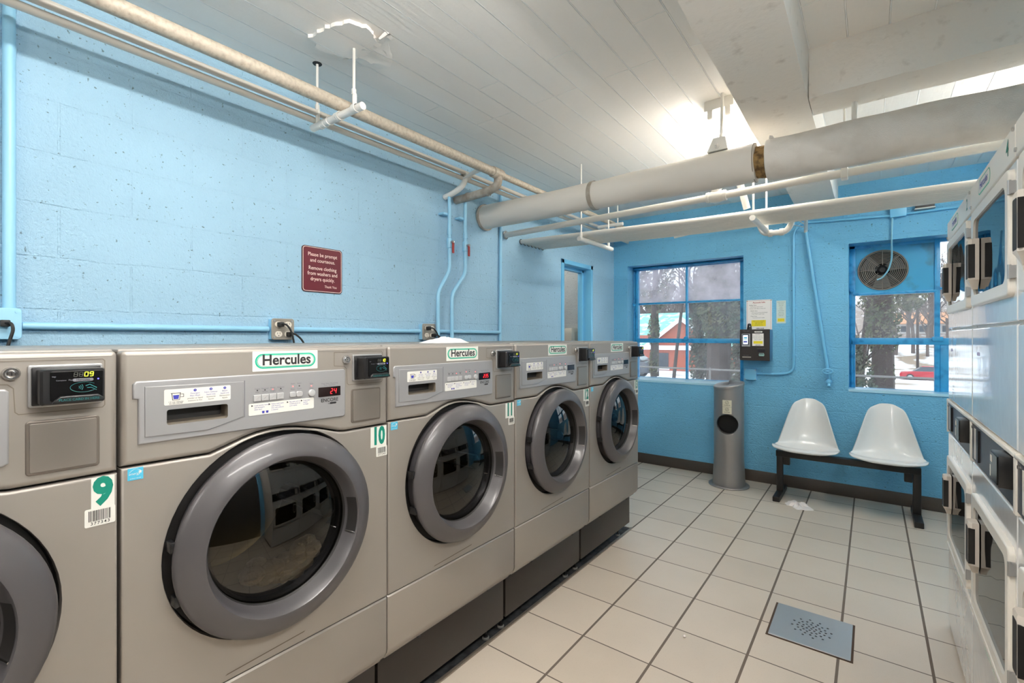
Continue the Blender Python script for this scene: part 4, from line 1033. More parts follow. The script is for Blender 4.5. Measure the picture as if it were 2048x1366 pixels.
# ------------------------------------------------------------------ far wall things (front frame: right = +x, out = -y)
def fy(y): return (V(0, y, 0), V(1, 0, 0), V(0, 0, 1))
t = thing('payment_kiosk', 'dark brown card payment kiosk with touch screen on the far wall between windows', 'kiosk', (-.838, YF, 1.137))
b = B().m(kside).box(-.958, -.717, 4.735, YF, 1.139, 1.418, .002); b.build('cabinet', t)
F4 = fy(4.735)
b = B().m(kbrown).prism(rrect(-.960, -.715, 1.137, 1.420, .003), 0, .012, F4, round_=.002)
b.m(pm('dk_slot', (14, 16, 26), .3)).prism(rrect(-.812, -.752, 1.215, 1.238), .012, .014, F4)
b.m(inkgrey).text('Place card', (-.905, 1.405), .012, .0125, F4).text('Insert bills here', (-.784, 1.247), .011, .0125, F4).text('New cards', (-.908, 1.183), .010, .0125, F4)
b.build('front_panel', t)
b = B().m(steel).prism(rrect(-.942, -.872, 1.263, 1.380, .004), .010, .024, F4, round_=.003); b.m(black).prism(rrect(-.936, -.880, 1.280, 1.374), .024, .025, F4); b.m(screen).prism(rrect(-.930, -.889, 1.286, 1.366), .025, .026, F4)
b.m(ebl).prism(rrect(-.924, -.895, 1.335, 1.350), .026, .0264, F4); b.m(green).prism(rrect(-.924, -.895, 1.322, 1.328), .026, .0264, F4); b.m(inkblue).prism(rrect(-.926, -.894, 1.300, 1.314), .026, .0264, F4); b.build('touch_screen', t)
b = B().m(paper).prism(rrect(-.856, -.764, 1.270, 1.382), .011, .013, F4); b.m(yellow).prism(rrect(-.846, -.772, 1.290, 1.314), .013, .0134, F4)
b.m(ink)
for k, tx in enumerate(('Instructions', 'Insert cash or tap a card', 'Follow steps on the screen', 'Take your receipt')): b.text(tx, (-.812, 1.372 - .014 * k), .008, .0136, F4)
b.text('HERCULES', (-.810, 1.277), .009, .0136, F4, bold=.03); b.build('instruction_card', t)
b = B().m(sticker).prism(stadium(-.806, 1.397, .066, .014), .011, .013, F4); b.m(ink).text('Hercules', (-.806, 1.397), .012, .0134, F4, bold=.02); b.build('logo_badge', t)
b = B().m(pm('kiosk_teal', (150, 190, 185), .35, .3)).prism([(-.798, 1.178), (-.762, 1.178), (-.757, 1.188), (-.762, 1.205), (-.798, 1.205), (-.803, 1.188)], .010, .022, F4, round_=.004); b.m(ink).prism(rrect(-.797, -.763, 1.195, 1.201), .022, .0225, F4); b.build('bill_acceptor', t)
b = B().m(pm('slot_cream', (190, 184, 172), .4, .3)).prism(rrect(-.938, -.866, 1.163, 1.171), .010, .015, F4); b.build('card_slot', t)
b = B().m(black).lathe([(0, .022), (.03, .018), (.055, .013), (.06, .0)], (-.890, 4.78, 1.417), (0, 0, 1), 14); b.m(sticker).sphere((-.884, 4.762, 1.448), .004, n=6); b.build('camera_dome', t)
t = thing('notice', 'white account notice with red frame pinned above the payment kiosk', 'notice', (-.83, YF, 1.40))
FP = fy(YF)
b = B().m(paper).prism(rrect(-.936, -.722, 1.41, 1.697, .003), .001, .004, FP)
b.m(pm('notice_red', (176, 70, 78), .5))
for q in ((-.928, -.730, 1.688, 1.6895), (-.928, -.9265, 1.42, 1.689), (-.7315, -.730, 1.42, 1.689)): b.prism(rrect(*q), .004, .0044, FP)
b.text('Account Info', (-.829, 1.672), .020, .0046, FP, bold=.02)
b.m(ink)
for tx, x, z, s_ in (('Adding Value', -.912, 1.648, .0135), ('- Add money to your account', -.906, 1.632, .0105), ('- Choose credit, debit or money card', -.912, 1.616, .0105), ('Mobile Users', -.900, 1.594, .0125), ('- Select amount and tap CONTINUE', -.895, 1.578, .0105), ('- Touch "Finish" to get receipt', -.895, 1.565, .0105), ('Check Value', -.900, 1.545, .0125), ('- Tap account card to reader', -.888, 1.530, .0105)): b.text(tx, (x, z), s_, .0046, FP, align='LEFT', sx=.86)
b.m(yellow).prism(rrect(-.892, -.772, 1.450, 1.508), .004, .0048, FP); b.m(ink)
for k, tx in enumerate(('Please note the card holds', 'a value of up to fifty', 'dollars and is not', 'refundable if it is lost')): b.text(tx, (-.832, 1.499 - .0125 * k), .010, .0052, FP, sx=.85)
b.text('HERCULES', (-.82, 1.430), .014, .0046, FP, bold=.03); b.build('sheet', t)
b = B().m(ink)
for x in (-.930, -.728): b.cyl((x, YF - .004, 1.690), (x, YF - .007, 1.690), .004, 8)
b.build('pin', t)
t = thing('notice', 'narrow white and yellow notice right of the larger account notice', 'notice', (-.648, YF, 1.477))
b = B().m(pm('pale_plastic', (205, 222, 218), .3)).prism(rrect(-.686, -.611, 1.475, 1.682, .002), .001, .003, FP); b.m(yellow).prism(rrect(-.676, -.622, 1.490, 1.520), .003, .0034, FP); b.m(ink)
for k, tx in enumerate(('Washers & dryers', 'How to use', 'your card', 'at this', 'location', 'Load machine', 'Insert card', 'Choose cycle', 'Press start')): b.text(tx, (-.649, 1.668 - .0155 * k), .0095, .0035, FP, sx=.9)
b.text('Questions? Call', (-.649, 1.506), .008, .0037, FP); b.build('sheet', t)
b = B().m(blue).box(-.945, -.845, YF - .045, YF, .950, 1.052, .003)
jb = solo(b, 'junction_box', 'blue square junction box under the payment kiosk', 'junction box', (-.895, YF, .95)); OFF[jb.name] = Vector((-.895, YF, .95))
b = B().m(steel)
for x in (-.938, -.852):
    for z in (.957, 1.045): b.cyl((x, YF - .045, z), (x, YF - .048, z), .004, 8)
b.build('screw', jb)
b = B().m(blue); hpipe(b, [(-.846, YF - .014, 1.010), (-.690, YF - .014, 1.010), (-.549, YF - .014, 1.030), (-.549, YF - .014, 1.21), (-.549, YF - .014, 2.28), (-.50, YF - .014, 2.362), (-.20, YF - .014, 2.345), (.124, YF - .014, 2.33)], .0105, 12, .14)
for z in (1.25, 1.19, 1.60, 2.02): b.box(-.562, -.530, YF - .016, YF - .002, z - .008, z + .008, .002)
solo(b, 'conduit', 'blue conduit rising from the box below the kiosk to the upper wall', 'conduit', (-.549, YF, 1.01))
t = thing('water_pipe', 'slanting blue pipe ending in a round valve wheel between the windows', 'pipe', (-.3, YF, .93))
b = B().m(blue); b.tube([(-.456, 4.865, 2.285), (-.297, 4.865, 1.085)], .0135, 12); b.build('slanted_pipe', t)
b = B().m(white); b.tube([(-.456, 4.865, 2.275), (-.452, 4.84, 2.30), (-.415, 4.45, 2.315), (-.36, 4.1, 2.32)], .0145, 12, True, .03); b.build('white_elbow', t)
b = B().m(white); b.tube([(-.47, 4.80, 2.31), (-.52, 4.5, 2.28), (-.56, 4.2, 2.25), (-.58, 3.9, 2.2)], .004, 6); b.tube([(-.45, 4.78, 2.32), (-.52, 4.3, 2.33), (-.57, 3.9, 2.24)], .004, 6); b.build('tie_string', t)
b = B().m(blue).cyl((-.292, 4.865, 1.085), (-.290, 4.865, 1.02), .017, 12); b.cyl((-.292, 4.865, 1.055), (-.292, 4.80, 1.058), .008, 10); vb = b.build('valve_body', t)
b = B().m(blue); R = .034
b.tube([(-.292 + R * math.cos(a), 4.80, 1.058 + R * .62 * math.sin(a)) for a in [2 * PI * k / 20 for k in range(21)]], .006, 8)
for k in range(4): a = PI / 4 + PI / 2 * k; b.tube([(-.292, 4.80, 1.058), (-.292 + R * math.cos(a), 4.80, 1.058 + R * .62 * math.sin(a))], .005, 6)
b.build('hand_wheel', vb)
b = B().m(blue).tube([(-.288, 4.865, 1.02), (-.286, 4.865, .975), (-.285, 4.845, .94), (-.285, 4.83, .925)], .013, 12); b.sphere((-.286, 4.858, .965), .024, n=12); b.build('spout', t)
t = thing('junction_box', 'blue junction box high on the far wall with a cord hanging to the fan', 'junction box', (.174, YF, 2.31))
b = B().m(blue).box(.123, .225, YF - .04, YF, 2.310, 2.42, .004); b.build('box', t)
b = B().m(blue).tube([(.225, YF - .014, 2.33), (.6, YF - .014, 2.335), (XR - .01, YF - .014, 2.34)], .010, 10); b.build('conduit_run', t)
b = B().m(pm('pale_cord', (150, 205, 222), .4)).tube([(.138, YF - .02, 2.31), (.134, YF - .022, 2.16), (.134, YF + .0, 2.12), (.137, 4.95, 2.05), (.137, 5.0, 1.99), (.117, 5.012, 1.905), (.077, 5.018, 1.846), (.042, 5.024, 1.832)], .0062, 8, True, .03); b.build('fan_cord', t)
b = B().m(pm('dark_box', (66, 62, 60), .5)).box(.277, .390, YF - .06, YF, 2.352, 2.46, .004); b.m(white).box(.272, .395, YF - .064, YF, 2.345, 2.353, .002); solo(b, 'wall_speaker', 'dark brown box high on the far wall right of the blue junction box', 'box', (.333, YF, 2.345))  # dark box, its purpose left open

# litter bin
t = thing('litter_bin', 'silver cylindrical litter bin with round black opening beside the left window', 'bin', (-1.032, 4.62, 0))
bx, by = -1.032, 4.625
b = B().m(binm); n = 64; rs = []
for z in [.012, .03] + [.06 + .032 * q for q in range(26)]:
    r = .126 + (.012 * max(0, 1 - z / .25))
    rs.append([(bx + r * math.cos(2 * PI * k / n), by + r * math.sin(2 * PI * k / n), z) for k in range(n)])
rs.append([(bx + .126 * math.cos(2 * PI * k / n), by + .126 * math.sin(2 * PI * k / n), .895 + .016 * (math.cos(2 * PI * k / n)) + .018 * math.sin(2 * PI * k / n)) for k in range(n)])
b.rings(rs); body = b.build('bin_body', t)
b = B().m(binm)
rs = [[(bx + r * math.cos(2 * PI * k / n), by + r * math.sin(2 * PI * k / n), .897 + dz + .016 * math.cos(2 * PI * k / n) + .018 * math.sin(2 * PI * k / n)) for k in range(n)] for r, dz in ((.129, .0), (.130, .020), (.126, .026), (.10, .030), (.004, .034))]
b.rings(rs); b.build('lid', t)
b = B().m(binm).lathe([(0, .17), (.008, .172), (.012, .168), (.014, .13)], (bx, by, 0), (0, 0, 1), 64, True, False); b.build('base_plate', t)
dirv = V(0.03, -1, 0).normalized(); dirv = V(.10, -1, 0).normalized()
fo = (V(bx, by, .572) + dirv * .0, V(-dirv.y, dirv.x, 0), V(0, 0, 1))
# the opening: a hole cut through the sheet with a dark tunnel behind it
cut = B().m(darkrec); c0 = V(bx, by, .572); cut.cyl(c0 + dirv * .02, c0 + dirv * .2, .086, 48); co = cut.build('cutter')
co.parent = body.parent; co.location = -V(-1.032, 4.62, 0)
md = body.modifiers.new('cut', 'BOOLEAN'); md.operation = 'DIFFERENCE'; md.object = co; md.solver = 'EXACT'
dg = bpy.context.evaluated_depsgraph_get(); dg.update()
me2 = bpy.data.meshes.new_from_object(body.evaluated_get(dg)); body.modifiers.clear(); body.data = me2
if len(me2.materials) < 2: me2.materials.append(darkrec)
for p in me2.polygons:
    c = p.center + Vector((-1.032, 4.62, 0)); rel = c - c0
    rad = math.hypot(rel.x, rel.y)
    if rad < .121 and abs(rel.z) < .09: p.material_index = 1
bpy.data.objects.remove(co)
b = B().m(black); ring = []
for k in range(49):
    a = 2 * PI * k / 48; s_ = .086 * math.cos(a); zz = .572 + .086 * math.sin(a); d_ = math.sqrt(.1275 ** 2 - s_ ** 2)
    p = V(bx, by, zz) + dirv * d_ + V(-dirv.y, dirv.x, 0) * s_; ring.append(p)
b.tube(ring, .0035, 6, False); b.build('opening_rim', t)
for zz, lab in ((.757, 'upper pale pictogram sticker'), (.695, 'lower pale pictogram sticker')):
    b = B().m(pm('sticker_cream', (214, 208, 186), .5)); W_, H_ = .038, .030; R_ = .1276
    side = V(-dirv.y, dirv.x, 0)
    def onb(s_, z, dd=0): a = s_ / R_; return V(bx, by, 0) + (dirv * math.cos(a) + side * math.sin(a)) * (R_ + dd) + V(0, 0, z)
    g = [[onb(-W_ + 2 * W_ * i / 6, z) for i in range(7)] for z in (zz - H_, zz + H_)]; b.rings(g, False, False, False)
    b.m(ink); b.tube([onb(.013 * math.cos(a), zz + .010 + .013 * math.sin(a), .001) for a in [2 * PI * k / 16 for k in range(17)]], .0012, 4, False); b.tube([onb(-.005, zz + .004, .001), onb(.006, zz + .016, .001)], .0012, 4)
    vs, fs_ = text_geo('CIGARETTES' if zz > .72 else 'NO LITTER', .0095, .01)
    bv = [b.bm.verts.new(onb(v[0], zz - .016 + v[1], .001)) for v in vs]
    for f in fs_: b._f([bv[i] for i in f])
    b.build('sticker', t)['label'] = lab

# bench with two shell seats
t = thing('seat_bench', 'two white moulded shell seats on a black beam bench under the right window', 'bench', (-.17, 4.6, 0))
b = B().m(benchb).box(-.645, .295, 4.56, 4.62, .335, .385, .004); b.build('beam', t)
for x in (-.617, .272):
    b = B().m(benchb).box(x - .024, x + .024, 4.57, 4.61, .03, .37, .004); b.box(x - .024 + (.05 if x < 0 else -.05), x + .024 + (.05 if x < 0 else -.05), 4.565, 4.615, .27, .37, .004); l = b.build('leg', t)
    b = B().m(benchb).box(x - .026, x + .026, 4.375, 4.80, 0, .042, .005); b.build('foot_bar', l)
def seat(cx, lab):
    prof = [(4.352, .424), (4.345, .434), (4.352, .447), (4.385, .454), (4.45, .441), (4.54, .415), (4.60, .408), (4.65, .416), (4.688, .442), (4.712, .482), (4.728, .535), (4.742, .60), (4.757, .67), (4.772, .735), (4.785, .785), (4.793, .810), (4.795, .820)]
    wid = [.186, .204, .218, .227, .232, .232, .228, .222, .212, .198, .182, .163, .143, .124, .109, .098, .080]
    n = 24; rows = []
    for i, ((y, z), w) in enumerate(zip(prof, wid)):
        t_ = i / (len(prof) - 1); row = []
        for k in range(n + 1):
            s_ = -1 + 2 * k / n; e = abs(s_) ** 3.0
            up = (.030 * e if 3 <= i <= 7 else .0) * min(1, (i - 2) / 3.0 if i > 2 else 0)
            fwd = -.075 * e * max(0, min(1, (i - 5) / 4)) * max(0, min(1, (16 - i) / 5 + .12))
            dz = (.012, .009, .005)[i] * e if i <= 2 else 0
            if i >= 14: dz = -.030 * e * (i - 13) / 3
            row.append((cx + s_ * w, y + fwd + e * (.035, .035, .035, .024, .012)[i] if i <= 4 else y + fwd, z + up + dz))
        rows.append(row)
    b = B().m(seatw); b.rings(rows, False, False, False); o = b.build('shell_seat', t, ang=80); o['label'] = lab
    for md, kw in (('SUBSURF', dict(levels=1, render_levels=2)), ('SOLIDIFY', dict(thickness=.009, offset=-1))):
        m_ = o.modifiers.new(md, md)
        for k_, v_ in kw.items(): setattr(m_, k_, v_)
    b = B().m(benchb).box(cx - .10, cx + .10, 4.50, 4.68, .383, .398, .003); b.build('seat_bracket', t)
seat(-.425, 'left white seat'); seat(.098, 'right white seat')

# floor drain
t = thing('floor_drain', 'perforated steel floor drain plate set in the tiles', 'drain', (-.217, 2.558, 0))
b = B().m(pm('drain_rust', (70, 52, 38), .8)).box(-.381, -.058, 2.398, 2.718, 0, .002); b.build('frame', t)
FU = (V(0, 0, 0), V(1, 0, 0), V(0, 1, 0))
holes = [circ(-.217 + r * math.cos(2 * PI * k / n_ + ph), 2.558 + r * math.sin(2 * PI * k / n_ + ph), .0052, 10) for r, n_, ph in ((.0, 1, 0), (.018, 6, .2), (.036, 12, .1), (.055, 16, 0), (.076, 12, .15)) for k in range(n_)]
b = B().m(steel).plate(rrect(-.372, -.066, 2.404, 2.712, .004), holes, .003, .006, FU, round_=.002, pocket=.0035)
b.m(darkrec).prism(rrect(-.31, -.12, 2.47, 2.65), .0021, .0034, FU); b.build('plate', t)

# ------------------------------------------------------------------ ceiling lights
def fixture(x, y0, y1, label, zt=ZC, glow=None):
    t = thing('ceiling_light', label, 'light fixture', (x, (y0 + y1) / 2, zt), 'fluorescent ceiling fixtures')
    b = B().m(white).box(x - .075, x + .075, y0, y1, zt - .055, zt, .004); b.build('housing', t)
    if zt < ZC:
        for yy_ in (y0 + .2, y1 - .2): b = B().m(steel).cyl((x, yy_, zt - .01), (x, yy_, ZC), .005, 8); b.build('hanging_rod', t)
    for yy_ in (y0, y1):
        s_ = 1 if yy_ == y0 else -1
        for xx in (x - .045, x + .045): b = B().m(white).box(xx - .014, xx + .014, yy_, yy_ + s_ * .02, zt - .10, zt - .05, .005); b.build('lamp_holder', t)
    for xx in (x - .045, x + .045):
        b = B().m(glow or tube_e).cyl((xx, y0 + .02, zt - .085), (xx, y1 - .02, zt - .085), .0127, 14); b.build('tube', t)
fixture(-.655, 2.70, 3.92, 'lit twin-tube ceiling fixture behind the insulated pipe, partly hidden by the beam')
fixture(-.655, -.15, 1.07, 'lit twin-tube ceiling fixture nearer the camera, above the photo frame', ZC, tube_b)
fixture(.50, -.10, 1.12, 'lit twin-tube fixture hanging in the right-hand ceiling bay', 2.18, tube_fill)  # added out of view, hung low to brighten the ceiling
fixture(-.655, -2.3, -1.08, 'lit twin-tube fixture hanging at the rear of the room', 2.18, tube_fill)  # another added light behind the camera, lifts the ceiling brightness
fixture(.78, 3.0, 4.2, 'lit twin-tube ceiling fixture in the far right bay by the windows', ZC, tube_e)  # added out of view to brighten the far end

# ------------------------------------------------------------------ outdoors
def gz(y):
    P = [(5.1, -.35), (14, -.4), (22, -.65), (30, -.7), (40, -2.9), (48, -3.45), (58, -3.2), (66, -2.95), (74, -2.4), (90, .4), (110, 6.5), (135, 9.0), (170, 9.5)]
    for (a, za), (c, zc_) in zip(P, P[1:]):
        if y <= c: return za + (zc_ - za) * max(0, (y - a)) / (c - a)
    return P[-1][1]
def outm(name, rgb, rough=.8, **k): return pm(name, rgb, rough, spec=.2, **k)
snow = outm('snow_ground', (236, 238, 242), var=(.35, (140, 122, 104), .47, .62), bump=(3, .4, .05))
hillm = outm('winter_slope', (150, 134, 124), var=(1.1, (214, 212, 212), .55, .75), bump=(2, .5, .1))
bark = outm('bark', (62, 51, 44), bump=(30, .8, .01)); barkg = outm('bark_grey', (96, 84, 78))
ivy = outm('ivy_leaf', (70, 78, 52), var=(3, (104, 102, 78), .4, .65)); ever = outm('evergreen_leaf', (62, 74, 56), var=(3, (92, 90, 74), .4, .65))
brick = outm('red_brick', (178, 96, 74), bump=(30, .3, .01)); tealr = outm('teal_roof', (124, 186, 168), var=(2.5, (206, 222, 220), .5, .62)); orange = outm('orange_roof', (206, 150, 112)); wall_w = outm('pale_wall', (206, 204, 200)); trimw = outm('outdoor_white', (238, 240, 244)); wdark = pm('far_window', (60, 66, 74), .2)
for nm, x0, x1, ya, yb in (('ground', -70, 60, 5.12, 92), ('hillside', -110, 110, 92, 170)):
    b = B().m(snow if nm == 'ground' else hillm); nx, ny = 24, 44; rnd = random.Random(2)
    g = [[(x0 + (x1 - x0) * i / nx, ya + (yb - ya) * j / ny, gz(ya + (yb - ya) * j / ny) + (rnd.uniform(-.06, .06) if 0 < j < ny else 0)) for i in range(nx + 1)] for j in range(ny + 1)]
    b.rings(g, False, False, False); struct(b.build(nm, ang=60))
def branches(b, p, d, L_, r, depth, rnd, n=6):
    q = p + d * L_; mid = p + d * L_ * .5 + V(rnd.uniform(-1, 1), rnd.uniform(-1, 1), rnd.uniform(-.5, .5)) * L_ * .06
    b.tube([p, mid, q], r, n, False, 0, [r, r * .85, r * .68])
    if depth == 0: return
    for _ in range(rnd.choice((2, 3))):
        dd = (d + V(rnd.uniform(-1, 1), rnd.uniform(-1, 1), rnd.uniform(-.25, .7)) * .75).normalized()
        t_ = rnd.uniform(.55, 1); branches(b, p + (q - p) * t_, dd, L_ * rnd.uniform(.55, .8), r * .62, depth - 1, rnd, max(3, n - 1))
def leaves(b, blobs, n, size, rnd):
    for _ in range(n):
        c, rx, rz = rnd.choice(blobs); 
        while True:
            u = V(rnd.uniform(-1, 1), rnd.uniform(-1, 1), rnd.uniform(-1, 1))
            if u.length < 1: break
        u = u.normalized() * u.length ** .4
        p = V(c[0] + u.x * rx, c[1] + u.y * rx, c[2] + u.z * rz); a = V(rnd.uniform(-1, 1), rnd.uniform(-1, 1), rnd.uniform(-1, 1)).normalized(); e = a.orthogonal().normalized(); s_ = size * rnd.uniform(.6, 1.4)
        b._f([b.bm.verts.new(p + q) for q in (e * s_, a.cross(e) * s_ * .5, -e * s_, -a.cross(e) * s_ * .5)])
def tree(name, label, x, y, h, r, seed, blobs=None, nl=0, ls=.06, leafm=None, depth=4, lean=(0, 0), group=None, bm_=None):
    z = gz(y) - .05; t = thing(name, label, 'tree', (x, y, z), group); rnd = random.Random(seed)
    b = B().m(bm_ or bark); top = V(x + lean[0] * h, y + lean[1] * h, z + h * .45)
    b.tube([(x, y, z), (x + lean[0] * h * .4, y + lean[1] * h * .4, z + h * .2), top], r, 9, True, 0, [r * 1.15, r, r * .85])
    for _ in range(3): branches(b, top, V(rnd.uniform(-.6, .6) + lean[0], rnd.uniform(-.6, .6), 1).normalized(), h * .22, r * .62, depth, rnd)
    b.build('trunk', t)
    if blobs:
        b = B().m(leafm or ivy); leaves(b, [((x + q[0], y + q[1], z + q[2]), q[3], q[4]) for q in blobs], nl, ls, rnd); b.build('foliage', t, smooth=False)
    return t
OG = 'trees outside the windows'
tree('ivy_tree', 'thick ivy-covered tree straight behind the right window', .22, 14, 8, .21, 1, [(0, 0, 2.0, .34, .7), (0, 0, 3.0, .5, 1.1), (.1, 0, 4.2, .7, 1.2), (0, 0, .9, .22, .8), (.5, 0, 2.9, .3, .5)], 3600, .05)
tree('evergreen_shrub', 'bushy evergreen left of the ivy tree in the right window', -.25, 12.5, 2.2, .05, 2, [(0, 0, .8, .3, .8), (.1, 0, .4, .4, .5), (-.1, 0, 1.4, .22, .5)], 2200, .045, ever, 2)
tree('bare_tree', 'slim forked bare tree left of the ivy tree in the right window', -.30, 17, 6, .09, 3, depth=4, lean=(.04, 0))
tree('ivy_tree', 'broad brown trunk in the right half of the left window', -3.62, 15, 9, .33, 4, [(0, 0, 3.2, .7, 1.3), (.2, 0, 4.6, 1.0, 1.4), (0, 0, 2.2, .45, .8)], 3600, .06, depth=4)
tree('evergreen_tree', 'dark evergreen left of the broad trunk in the left window', -4.35, 15.6, 5, .12, 5, [(0, 0, 1.0, .30, 1.0), (0, 0, 2.2, .36, 1.0), (.1, 0, 3.2, .35, .9)], 3200, .055, ever, 3)
tree('evergreen_tree', 'dark evergreen right of the broad trunk in the left window', -2.98, 14.6, 5, .12, 6, [(0, 0, 1.0, .22, 1.0), (0, 0, 2.2, .26, 1.0), (.05, 0, 3.4, .5, 1.0)], 2800, .055, ever, 3)
tree('ivy_tree', 'ivy-wrapped slim tree left in the left window', -6.0, 16, 7, .10, 7, [(0, 0, 2.1, .2, .6), (0, 0, 1.0, .14, .6)], 900, .05)
tree('bare_tree', 'thin bare leaning tree in the left window', -5.35, 16, 7, .055, 8, depth=4, lean=(.05, 0))
tree('evergreen_tree', 'shaggy evergreen in the middle of the left window', -4.75, 17, 4.6, .10, 9, [(0, 0, 1.3, .16, 1.0), (0, 0, 2.6, .22, .8)], 1400, .055, ever, 3)
tree('ivy_tree', 'tall ivy tree whose crown fills the upper left pane', -8.9, 24, 14, .16, 10, [(0, 0, 5.5, 1.0, 2.2), (.8, 0, 8, 1.6, 2.4)], 2600, .12)
# woods on the far slope
protos = []
for k in range(5):
    rnd = random.Random(40 + k); b = B().m(barkg); h = 9
    b.tube([(0, 0, -.3), (rnd.uniform(-.2, .2), 0, 2), (rnd.uniform(-.3, .3), 0, 4)], .17, 6, True, 0, [.2, .17, .14])
    for _ in range(4): branches(b, V(0, 0, rnd.uniform(2.5, 4)), V(rnd.uniform(-.7, .7), rnd.uniform(-.7, .7), 1).normalized(), 2.3, .10, 4, rnd, 4)
    o = b.build('bare_tree'); protos.append(o)
rnd = random.Random(9); spots = []
for k in range(85):
    y = 80 + 54 * k / 85; x = rnd.choice((rnd.uniform(-.48, -.16), rnd.uniform(-.04, .16), rnd.uniform(-.04, .12))) * y; spots.append((x, y))
for k in range(30):
    y = rnd.uniform(40, 62); x = rnd.uniform(-.46, -.20) * y; spots.append((x, y))
for k, (x, y) in enumerate(spots):
    o = protos[k] if k < 5 else protos[k % 5].copy()
    if k >= 5: COL.objects.link(o)
    s_ = rnd.uniform(.8, 1.35); o.location = (x, y, gz(y)); o.rotation_euler = (0, 0, rnd.uniform(0, 6.28)); o.scale = (s_, s_, s_)
    tag(o, 'bare grey winter tree in the woods on the far slope', 'tree', 'bare trees in the far woods')
# houses
def gable(b, x0, x1, y0_, y1_, ze, zr, axis, over=.3, th=.12):
    if axis == 'x':
        ym = (y0_ + y1_) / 2
        for ya, s_ in ((y0_ - over, 1), (y1_ + over, -1)):
            zz = ze - over * (zr - ze) / (ym - y0_); b.hexa([(x0 - over, ya, zz), (x1 + over, ya, zz), (x1 + over, ym, zr), (x0 - over, ym, zr), (x0 - over, ya, zz + th), (x1 + over, ya, zz + th), (x1 + over, ym, zr + th), (x0 - over, ym, zr + th)])
    else:
        xm = (x0 + x1) / 2
        for xa in (x0 - over, x1 + over):
            zz = ze - over * (zr - ze) / (xm - x0); b.hexa([(xa, y0_ - over, zz), (xm, y0_ - over, zr), (xm, y1_ + over, zr), (xa, y1_ + over, zz), (xa, y0_ - over, zz + th), (xm, y0_ - over, zr + th), (xm, y1_ + over, zr + th), (xa, y1_ + over, zz + th)])
t = thing('house', 'red brick house with snow-dusted teal roof behind the left window', 'house', (-11, 30, gz(30)))
b = B().m(brick).box(-21, -9.4, 31, 38, -1.2, 1.5); b.box(-10.97, -6.97, 28.6, 31, -1.2, .9); b.prism([(-10.97, .9), (-6.97, .9), (-8.97, 2.45)], -2.3, 0, fy(28.6)); b.build('wall', t)
b = B().m(tealr); gable(b, -21, -9.0, 31, 37, 1.0, 3.0, 'x'); gable(b, -10.97, -6.97, 28.6, 34, .9, 2.45, 'y'); b.build('roof', t)
b = B().m(trimw)
for xa, xb, za, zb in ((-11.3, -8.97, .65, 2.45), (-6.64, -8.97, .65, 2.45)): b.hexa([(xa, 28.25, za - .12), (xb, 28.25, zb - .12), (xb, 28.32, zb - .12), (xa, 28.32, za - .12), (xa, 28.25, za + .16), (xb, 28.25, zb + .16), (xb, 28.32, zb + .16), (xa, 28.32, za + .16)])
b.box(-11.6, -6.4, 28.2, 28.55, .60, .86); b.build('white_trim', t)
for x in (-10.2, -7.8): b = B().m(wdark).box(x - .4, x + .4, 28.56, 28.62, -.55, .4); b.m(trimw).box(x - .46, x + .46, 28.57, 28.61, -.62, -.55); b.build('window', t)
t = thing('house', 'smaller brick house with teal roof glimpsed between trunks in the left window', 'house', (-9, 44, gz(44)))
b = B().m(brick).box(-14, -8.6, 42, 49, -3, 1.1); b.prism([(-14, 1.1), (-8.6, 1.1), (-11.3, 2.8)], -6.9, 0, fy(42)); b.build('wall', t)
b = B().m(tealr); gable(b, -14, -8.6, 42, 49, 1.1, 2.8, 'y'); b.build('roof', t)
b = B().m(trimw).box(-14.2, -8.4, 41.7, 41.95, .7, 1.05); b.build('white_trim', t)
t = thing('house', 'long low house with orange roof on the slope behind the right window', 'house', (7, 97, gz(97)))
b = B().m(wall_w).box(2.6, 14, 95, 103, .5, 3.6); b.build('wall', t)
b = B().m(orange); gable(b, 2.6, 14, 95, 103, 3.6, 5.2, 'x', .5); b.build('roof', t)
for x in (4.2, 6.4, 9): b = B().m(wdark).box(x - .5, x + .5, 94.9, 95.02, 2.2, 3.1); b.build('window', t)
# cars
def car(label, loc, rot, col, snowy=False):
    t = thing('car', label, 'car', loc, 'cars parked outside', rotz=rot, world=False)
    pa = pm('car_' + col[0], col[1], .25, .2, coat=.5)
    b = B().m(pa)
    low = [(-2.1, .32), (-2.12, .62), (-2.0, .80), (-1.0, .90), (.9, .92), (1.9, .84), (2.12, .66), (2.12, .32)]; rs = []
    for y, k in ((-.85, .94), (-.80, 1), (.80, 1), (.85, .94)): rs.append([(p[0] * k, y, .32 + (p[1] - .32) * k) for p in low])
    b.rings(rs); b.build('body', t)
    top = [(-1.05, .90), (-.35, 1.36), (.95, 1.38), (1.75, .90)]
    b = B().m(wdark); rs = [[(p[0], y * (1 if p[1] < 1 else .80), p[1]) for p in top] for y in (-.78, .78)]; b.rings(rs); b.build('windows', t)
    b = B().m(trimw if snowy else pa).box(-.38, .98, -.61, .61, 1.355, 1.42, .03)
    if snowy: b.box(-2.0, -1.0, -.7, .7, .84, .93, .03)
    b.build('roof', t)
    for x in (-1.3, 1.28):
        for y in (-.80, .80):
            b = B().m(rubber).lathe([(-.10, .20), (-.10, .31), (.10, .31), (.10, .20)], (x, y, .31), (0, 1, 0), 20); b.m(steel).lathe([(-.09, .0), (-.09, .20), (.09, .20), (.09, 0)], (x, y, .31), (0, 1, 0), 14); b.build('wheel', t)
car('red car side-on across the road in the right window', (4.5, 64, gz(64)), .0, ('red', (176, 34, 44)))
car('pale blue car half hidden behind the ivy tree, lower right window', (1.75, 47, gz(47)), 1.9, ('pale_blue', (150, 160, 186)), True)
